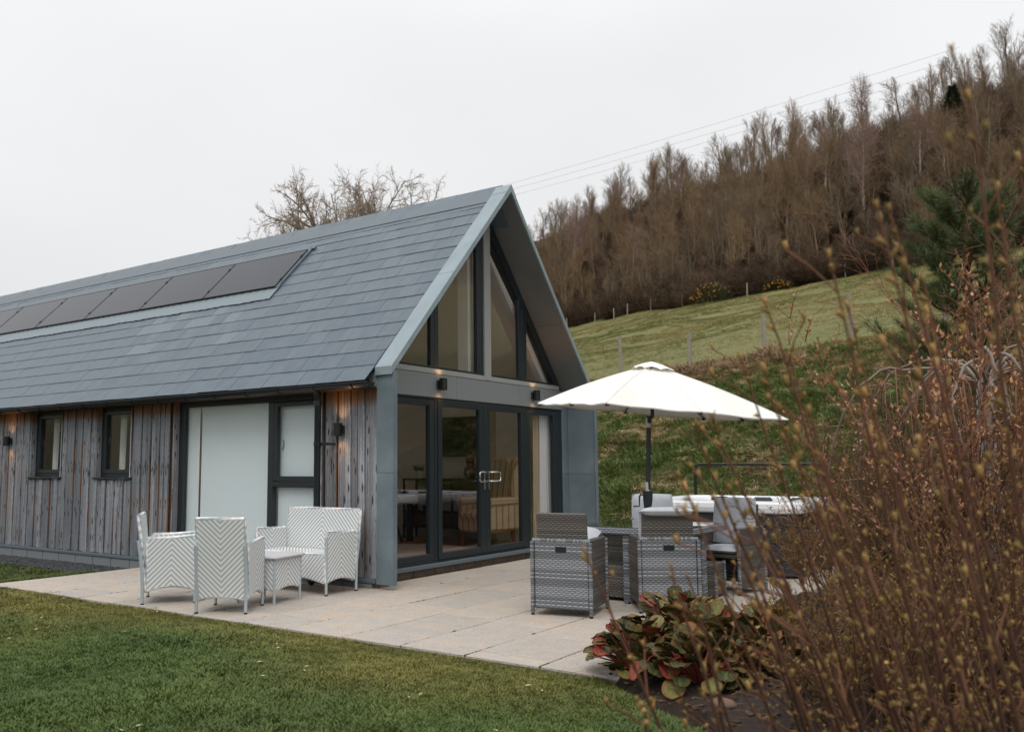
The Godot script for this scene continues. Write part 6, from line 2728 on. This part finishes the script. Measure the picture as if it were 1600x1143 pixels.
func near_shrub() -> void:
	var hero := [
		[-5.55, 2.06, 6.00, -5.45, 1.74, 6.01, -5.24, 1.24, 6.03], [-5.47, 1.89, 5.82, -5.35, 1.58, 5.87, -5.10, 1.09, 5.92],
		[-5.42, 1.81, 5.70, -5.31, 1.47, 5.72, -5.04, 0.90, 5.79], [-5.29, 1.74, 5.52, -5.17, 1.45, 5.55, -4.90, 0.99, 5.63],
		[-5.35, 1.91, 5.82, -5.20, 1.53, 5.88, -4.91, 0.98, 5.97], [-5.48, 1.32, 5.36, -5.41, 1.23, 5.36, -5.13, 0.77, 5.44],
		[-5.56, 1.34, 5.42, -5.42, 1.16, 5.51, -5.15, 0.68, 5.59], [-5.38, 1.56, 5.54, -5.26, 1.32, 5.59, -4.98, 0.88, 5.67],
		[-5.27, 1.44, 5.33, -5.19, 1.33, 5.33, -4.95, 1.03, 5.37], [-5.34, 1.45, 5.40, -5.24, 1.28, 5.44, -4.98, 0.94, 5.50],
		[-5.50, 1.13, 5.12, -5.40, 0.90, 5.14, -5.17, 0.62, 5.18], [-5.59, 0.82, 5.28, -5.54, 0.77, 5.27, -5.41, 0.69, 5.23],
		[-5.47, 1.10, 5.33, -5.38, 0.97, 5.35, -5.19, 0.65, 5.34], [-5.25, 1.05, 5.28, -5.16, 0.88, 5.29, -4.95, 0.62, 5.29],
		[-5.14, 1.62, 5.54, -5.00, 1.29, 5.59, -4.71, 0.76, 5.65], [-5.01, 1.64, 5.37, -4.89, 1.39, 5.41, -4.58, 0.89, 5.48],
		[-5.17, 1.73, 5.69, -5.03, 1.35, 5.73, -4.74, 0.77, 5.80], [-4.96, 1.82, 5.83, -4.82, 1.39, 5.86, -4.52, 0.78, 5.92],
		[-5.09, 1.99, 6.02, -4.99, 1.60, 6.02, -4.73, 1.06, 6.05], [-5.52, 1.46, 5.67, -5.41, 1.21, 5.72, -5.16, 0.81, 5.78],
		[-5.60, 1.29, 5.52, -5.49, 1.10, 5.57, -5.23, 0.76, 5.67], [-5.52, 1.56, 5.85, -5.40, 1.25, 5.90, -5.14, 0.79, 5.99],
		[-5.03, 1.41, 5.48, -4.88, 1.11, 5.54, -4.57, 0.63, 5.64], [-4.72, 2.16, 6.05, -4.61, 1.74, 6.04, -4.31, 1.02, 6.06],
		[-5.35, 1.50, 5.75, -5.21, 1.16, 5.80, -4.94, 0.71, 5.89], [-5.26, 1.18, 5.46, -5.13, 0.97, 5.53, -4.86, 0.63, 5.61]]
	rng.seed = 800
	var clumps := [
		["tall red-stemmed shrub with opening buds, out of focus nearest the camera", 0, 26],
		["red-stemmed shrub with opening buds behind the nearest stems at the right edge", 26, 0]]
	var t := thing("budding_shrub", clumps[0][0], "shrub", Vector3.ZERO, 0, "")
	var b0 := L(128, 104, 60)
	var b1 := L(182, 144, 92)
	for h in hero:
		var tip := Vector3(h[0], h[1], h[2])
		var mid := Vector3(h[3], h[4], h[5])
		var low := Vector3(h[6], h[7], h[8])
		var slope := (low - mid).normalized()
		var foot := low + slope * (low.y - 0.12) / maxf(0.25, -slope.y) * 0.8
		foot.y = 0.08
		var s := Mb.new()
		var b := Mb.new()
		budded(s, b, foot, low.lerp(mid, 0.45), tip, 0.0074, 0.068, 0.022, 1, L(54, 36, 31), L(126, 86, 66), b0, b1)
		var sp := part("stem", s.done(), t, M["bark"])
		part("buds", b.done(), sp, M["bud"]).set_meta("kind", "stuff")
	# shorter stems filling the foot of the shrub
	for i in 48:
		var foot := Vector3(rng.randf_range(-4.9, -3.9), 0.08, rng.randf_range(5.2, 6.4))
		var tip := foot + Vector3(rng.randf_range(-0.75, 0.1), rng.randf_range(0.5, 1.05), rng.randf_range(-0.35, 0.15))
		if tip.x < -5.25:
			continue
		var s := Mb.new()
		var b := Mb.new()
		budded(s, b, foot, foot.lerp(tip, 0.5) + Vector3(0.1, 0.05, 0.03), tip, 0.0065, 0.065, 0.016, 1, L(46, 31, 27), L(104, 70, 54), b0, b1)
		var sp := part("stem", s.done(), t, M["bark"])
		part("buds", b.done(), sp, M["bud"]).set_meta("kind", "stuff")
	# the next shrubs of the row
	var rows := [
		[Vector3(-3.35, 0.08, 5.55), 50, 1.1, "red-stemmed budding shrub just behind the nearest stems"],
		[Vector3(-2.5, 0.08, 5.75), 70, 1.08, "brown-stemmed budding shrub at the right, second row"],
		[Vector3(-2.5, 0.06, 5.05), 50, 0.74, "low brown-stemmed budding shrub above the bare soil"]]
	for q in rows:
		var o: Vector3 = q[0]
		t = thing("budding_shrub", q[3], "shrub", Vector3(o.x, o.y, o.z), 0, "budding shrubs")
		for i in int(q[1]):
			var foot := Vector3(rng.randf_range(-0.3, 0.3), 0, rng.randf_range(-0.3, 0.3))
			var a := rng.randf() * TAU
			var tip := Vector3(cos(a) * rng.randf_range(0.1, 0.62) - 0.12, q[2] * rng.randf_range(0.55, 1.08), sin(a) * rng.randf_range(0.1, 0.62))
			var s := Mb.new()
			var b := Mb.new()
			budded(s, b, foot, foot.lerp(tip, 0.45) + Vector3(0, 0.1, 0), tip, 0.006, 0.075, 0.015, 1, L(48, 33, 26), L(104, 72, 50), L(112, 88, 46), L(154, 120, 64))
			var sp := part("stem", s.done(), t, M["bark"])
			part("buds", b.done(), sp, M["bud"]).set_meta("kind", "stuff")


func thicket(label: String, at: Vector3, stems: int, h: float, spread: float, k0: Color, k1: Color, sd: int, leafy: int) -> void:
	rng.seed = sd
	var t := thing("bare_shrub", label, "shrub", at)
	var mb := Mb.new()
	var lf := Mb.new()
	var cfg := {"levels": 3, "up": [0.1, 0.05, 0.03, 0.0], "gnarl": 0.2, "segs": [6, 4, 3], "sides": [4, 3, 3], "taper": 0.75, "n": [7, 5, 5], "from": [0.25, 0.15, 0.1], "angle": [0.5, 0.65, 0.7], "ratio": [0.45, 0.5, 0.5], "shrink": 0.7, "rmin": 0.0028, "k0": k0, "k1": k1}
	for i in stems:
		var a := rng.randf() * TAU
		var ang := rng.randf_range(0.05, spread)
		var one := Mb.new()
		var foot := Vector3(cos(a), 0, sin(a)) * rng.randf() * 0.3
		grow(one, foot, Vector3(cos(a) * sin(ang), cos(ang), sin(a) * sin(ang)), h * rng.randf_range(0.65, 1.05), 0.010, 0, cfg)
		part("stem", one.done(), t, M["twig"])
		if leafy > 0:
			for k in leafy:
				var j := (rng.randi() % (one.v.size() / 3)) * 3
				var p: Vector3 = one.v[j + 1]
				if p.y < h * 0.2:
					continue
				var d := Vector3(rng.randf_range(-1, 1), rng.randf_range(0.0, 1.2), rng.randf_range(-1, 1)).normalized() * rng.randf_range(0.015, 0.03)
				var s := d.cross(Vector3(rng.randf(), rng.randf(), rng.randf())).normalized() * 0.008
				var c := L(120, 104, 46).lerp(L(160, 124, 62), rng.randf())
				lf.tri_c(p, p + d * 0.5 + s, p + d, c, c, c)
				lf.tri_c(p, p + d, p + d * 0.5 - s, c, c, c)
	if leafy > 0:
		part("leaves", lf.done(), t, M["leaf"]).set_meta("kind", "stuff")


func back_shrubs() -> void:
	thicket("dense twiggy brown shrub right of the hot tub", Vector3(3.5, 0.1, 4.15), 26, 1.35, 0.7, L(66, 49, 37), L(102, 77, 52), 900, 40)
	thicket("dense twiggy brown shrub behind the stems, below the weeping tree", Vector3(0.6, 0.15, 4.95), 30, 1.5, 0.8, L(66, 48, 36), L(112, 82, 55), 901, 40)
	thicket("low twiggy shrub between tan grass and hot tub", Vector3(0.9, 0.1, 4.3), 22, 0.85, 0.9, L(92, 66, 48), L(140, 104, 66), 902, 50)
	thicket("tangled brown shrub at the right edge behind the budding stems", Vector3(-0.9, 0.15, 5.5), 28, 1.45, 0.8, L(62, 44, 34), L(106, 78, 54), 903, 40)
	thicket("tall bare reddish shrub against the pine", Vector3(2.9, 0.2, 5.75), 9, 3.6, 0.22, L(122, 82, 66), L(140, 96, 74), 904, 0)
	thicket("low tangle of dry twigs and yellow-green leaves at the foot of the nearest shrub", Vector3(-3.0, 0.08, 5.25), 22, 0.6, 1.1, L(70, 52, 38), L(128, 96, 62), 905, 34)
	thicket("low tangle of dry twigs and leaves between the second-row shrubs", Vector3(-2.1, 0.1, 5.55), 22, 0.65, 1.1, L(70, 52, 38), L(128, 96, 62), 906, 34)
	thicket("low tangle of dry twigs and leaves at the bottom right corner", Vector3(-3.7, 0.08, 5.85), 22, 0.55, 1.1, L(70, 52, 38), L(128, 96, 62), 907, 34)
	thicket("low tangle of dry twigs in front of the weeping tree", Vector3(-1.3, 0.1, 5.35), 24, 0.8, 1.0, L(76, 56, 42), L(132, 100, 66), 908, 34)
	# weeping tree with pale bark and drooping flowering twigs
	rng.seed = 910
	var t := thing("weeping_tree", "small weeping tree with white flaking bark and pale pink blossom", "tree", Vector3(-0.37, 0.15, 5.6))
	var tk := Mb.new()
	tk.tinted = true
	var top := Vector3(-0.16, 1.78, 0.02)
	tk.tube([Vector3(0.02, -0.2, 0), Vector3(0.0, 0.4, -0.02), Vector3(-0.03, 0.9, 0.02), Vector3(-0.1, 1.4, 0.0), top], [0.062, 0.056, 0.052, 0.05, 0.055], 10, true, L(190, 188, 184), L(206, 204, 200))
	tk.tinted = false
	for i in 130:
		var f := rng.randf()
		var a := rng.randf() * TAU
		var p := Vector3(0.0, 0.1, 0).lerp(top, f) + Vector3(cos(a), 0, sin(a)) * 0.05
		tk.c = L(70, 64, 60).lerp(L(120, 112, 106), rng.randf())
		tk.box(p, Vector3(0.03, 0.008, 0.03) * rng.randf_range(0.4, 1.4), 0.0, Basis(Vector3.UP, a))
	part("trunk", tk.done(), t, M["bark"])
	var bl := Mb.new()
	for i in 15:
		var a := TAU * i / 15.0 + rng.randf_range(-0.2, 0.2)
		var out := Vector3(cos(a), 0, sin(a))
		var reach := rng.randf_range(0.5, 1.15)
		var limb := Mb.new()
		limb.tinted = true
		var p1 := top + out * reach * 0.4 + Vector3(0, rng.randf_range(0.04, 0.2), 0)
		var p2 := top + out * reach * 0.8 + Vector3(rng.randf_range(-0.1, 0.1), rng.randf_range(-0.25, 0.02), rng.randf_range(-0.1, 0.1))
		var p3 := top + out * reach + Vector3(0, rng.randf_range(-0.8, -0.35), 0)
		var p4 := top + out * reach * 1.05 + Vector3(0, rng.randf_range(-1.35, -0.8), 0)
		var cv := Curve3D.new()
		var knots := [top - Vector3(0, 0.06, 0), p1, p2, p3, p4]
		for k in 5:
			var tg: Vector3 = (knots[mini(k + 1, 4)] - knots[maxi(k - 1, 0)]) * 0.22
			cv.add_point(knots[k], -tg, tg)
		var path := []
		var prad := []
		for k in 21:
			path.append(cv.samplef(k / 5.0) + Vector3(rng.randf_range(-1, 1), rng.randf_range(-1, 1), rng.randf_range(-1, 1)) * 0.014)
			prad.append(0.013 * pow(1.0 - k / 21.0, 0.9) + 0.0012)
		limb.tube(path, prad, 6, false, L(150, 142, 130), L(96, 70, 58))
		for k in 13:
			var f := rng.randf_range(0.25, 1.0)
			var p := p1.lerp(p2, f) if k % 2 == 0 else p2.lerp(p3, f)
			var sd := Vector3(rng.randf_range(-1, 1), 0, rng.randf_range(-1, 1)) * 0.2
			var len := rng.randf_range(0.3, 0.95)
			var q1 := p + sd * 0.6 + Vector3(0, rng.randf_range(-0.05, 0.08), 0)
			var q2 := p + sd + Vector3(0, -len * 0.5, 0)
			var q3 := p + sd * 1.2 + Vector3(0, -len, 0)
			limb.tube([p, q1, q2, q3], [0.006, 0.005, 0.0035, 0.0015], 4, false, L(140, 108, 86), L(110, 72, 58))
			if rng.randf() < 0.55:
				for m in 9:
					var c := q2.lerp(q3, rng.randf()) + Vector3(rng.randf_range(-1, 1), rng.randf_range(-1, 1), rng.randf_range(-1, 1)) * 0.03
					bl.c = L(226, 190, 184).lerp(L(186, 118, 104), rng.randf())
					for w in 3:
						var d := Vector3(rng.randf_range(-1, 1), rng.randf_range(-1, 0.4), rng.randf_range(-1, 1)).normalized() * 0.015
						var s := d.cross(Vector3(rng.randf(), rng.randf(), rng.randf())).normalized() * 0.009
						bl.tri(c, c + d + s, c + d * 1.1)
						bl.tri(c, c + d * 1.1, c + d - s)
		part("limb", limb.done(), t, M["bark"])
	part("blossom", bl.done(), t, M["petal"]).set_meta("kind", "stuff")
	# shrub with young coppery leaves, and yellow-flowered forsythia behind it
	leafy_shrub("coppery_shrub", "tall shrub with pairs of young pinkish-brown leaves in front of the pine", Vector3(-1.15, 0.15, 5.62), 26, 2.35, L(108, 74, 60), L(130, 92, 72), L(146, 100, 66), L(190, 142, 98), 0.042, 920, 0.42)
	leafy_shrub("forsythia", "forsythia with yellow flowers at the right edge by the weeping tree", Vector3(0.1, 0.15, 6.2), 26, 2.2, L(110, 86, 58), L(128, 100, 66), L(214, 160, 30), L(230, 190, 60), 0.026, 921, 0.55)
	# pine
	rng.seed = 930
	t = thing("pine_tree", "bushy dark green long-needled pine behind the shrubs at the right", "tree", Vector3(5.1, 0.1, 5.05))
	t.scale = Vector3.ONE * 1.12
	tk = Mb.new()
	tk.tinted = true
	tk.tube([Vector3(0, -0.2, 0), Vector3(0.05, 1.8, 0), Vector3(0.0, 4.0, 0.05)], [0.11, 0.085, 0.02], 8, false, L(88, 66, 52), L(96, 70, 52))
	part("trunk", tk.done(), t, M["bark"])
	for i in 66:
		var f := pow((i + 0.5) / 66.0, 0.9)
		var y := lerpf(0.5, 3.95, f)
		var a := i * 2.4 + rng.randf_range(-0.3, 0.3)
		var reach := lerpf(1.35, 0.25, f) * rng.randf_range(0.75, 1.15)
		var limb := Mb.new()
		limb.tinted = true
		var o := Vector3(0.03, y, 0.02)
		var out := Vector3(cos(a), 0, sin(a))
		var e := o + out * reach + Vector3(0, reach * 0.38 + 0.1, 0)
		limb.tube([o, o + out * reach * 0.5 + Vector3(0, reach * 0.08, 0), e], [0.024, 0.016, 0.007], 5, false, L(92, 68, 52), L(110, 84, 56))
		var nd := Mb.new()
		for k in 9:
			var g := 0.35 + 0.65 * k / 8.0
			var p := o.lerp(e, g) + Vector3(0, -reach * 0.12 * sin(g * PI), 0)
			var side := Vector3(-sin(a), 0, cos(a)) * rng.randf_range(-1, 1)
			var sh := (out * 0.5 + side * 0.9 + Vector3(0, 0.75, 0)).normalized()
			var tip := p + sh * rng.randf_range(0.14, 0.3)
			if k == 8:
				tip = e + (out + Vector3(0, 1.0, 0)).normalized() * 0.22
			limb.tube([p, tip], [0.006, 0.005], 4, false, L(104, 82, 54), L(126, 110, 62))
			for m in 125:
				var h := rng.randf()
				var s := p.lerp(tip, h)
				var d := (sh * rng.randf_range(0.5, 1.4) + Vector3(rng.randf_range(-1, 1), rng.randf_range(-1, 1), rng.randf_range(-1, 1))).normalized()
				nd.c = L(50, 70, 36).lerp(L(100, 116, 60), rng.randf() * (0.5 + 0.5 * h))
				nd.spike(s, s + d * rng.randf_range(0.09, 0.16), 0.0022, Vector3(rng.randf_range(-1, 1), rng.randf_range(-1, 1), rng.randf_range(-1, 1)))
		var lp := part("branch", limb.done(), t, M["bark"])
		part("needles", nd.done(), lp, M["needle"]).set_meta("kind", "stuff")


func leafy_shrub(called: String, label: String, at: Vector3, stems: int, h: float, k0: Color, k1: Color, c0: Color, c1: Color, size: float, sd: int, spread: float) -> void:
	rng.seed = sd
	var t := thing(called, label, "shrub", at)
	for i in stems:
		var a := rng.randf() * TAU
		var ang := rng.randf_range(0.05, spread)
		var s := Mb.new()
		s.tinted = true
		var lf := Mb.new()
		var p := Vector3(cos(a), 0, sin(a)) * 0.15 * rng.randf()
		var d := Vector3(cos(a) * sin(ang), cos(ang), sin(a) * sin(ang))
		var pts := [p]
		var rad := [0.009]
		var len := h * rng.randf_range(0.6, 1.05)
		for k in 12:
			d = (d + Vector3(rng.randf_range(-1, 1), 0.1, rng.randf_range(-1, 1)) * 0.1).normalized()
			p += d * len / 12.0
			pts.append(p)
			rad.append(0.009 * (1.0 - k / 13.0))
			if k > 2:
				for side in 2:
					var e := p + (d * 0.7 + Vector3(rng.randf_range(-1, 1), rng.randf_range(-0.2, 0.6), rng.randf_range(-1, 1)) * 0.8).normalized() * rng.randf_range(0.05, 0.28)
					s.tube([p, p.lerp(e, 0.5) + d * 0.01, e], [0.004, 0.003, 0.0015], 3, false, k1, k1)
					for m in (6 if called == "coppery_shrub" else 7):
						var q := p.lerp(e, rng.randf_range(0.2, 1.02))
						var ld := (d * 0.8 + Vector3(rng.randf_range(-1, 1), rng.randf_range(-0.3, 0.7), rng.randf_range(-1, 1))).normalized() * size * rng.randf_range(0.6, 1.2)
						var sd2 := ld.cross(Vector3(rng.randf_range(-1, 1), rng.randf_range(-1, 1), rng.randf_range(-1, 1))).normalized() * size * 0.24
						var c := c0.lerp(c1, rng.randf())
						lf.tri_c(q, q + ld * 0.5 + sd2, q + ld, c, c, c)
						lf.tri_c(q, q + ld, q + ld * 0.5 - sd2, c, c, c)
		s.tube(pts, rad, 5, false, k0, k1)
		var sp := part("stem", s.done(), t, M["bark"])
		part("leaves", lf.done(), sp, M["leaf"]).set_meta("kind", "stuff")
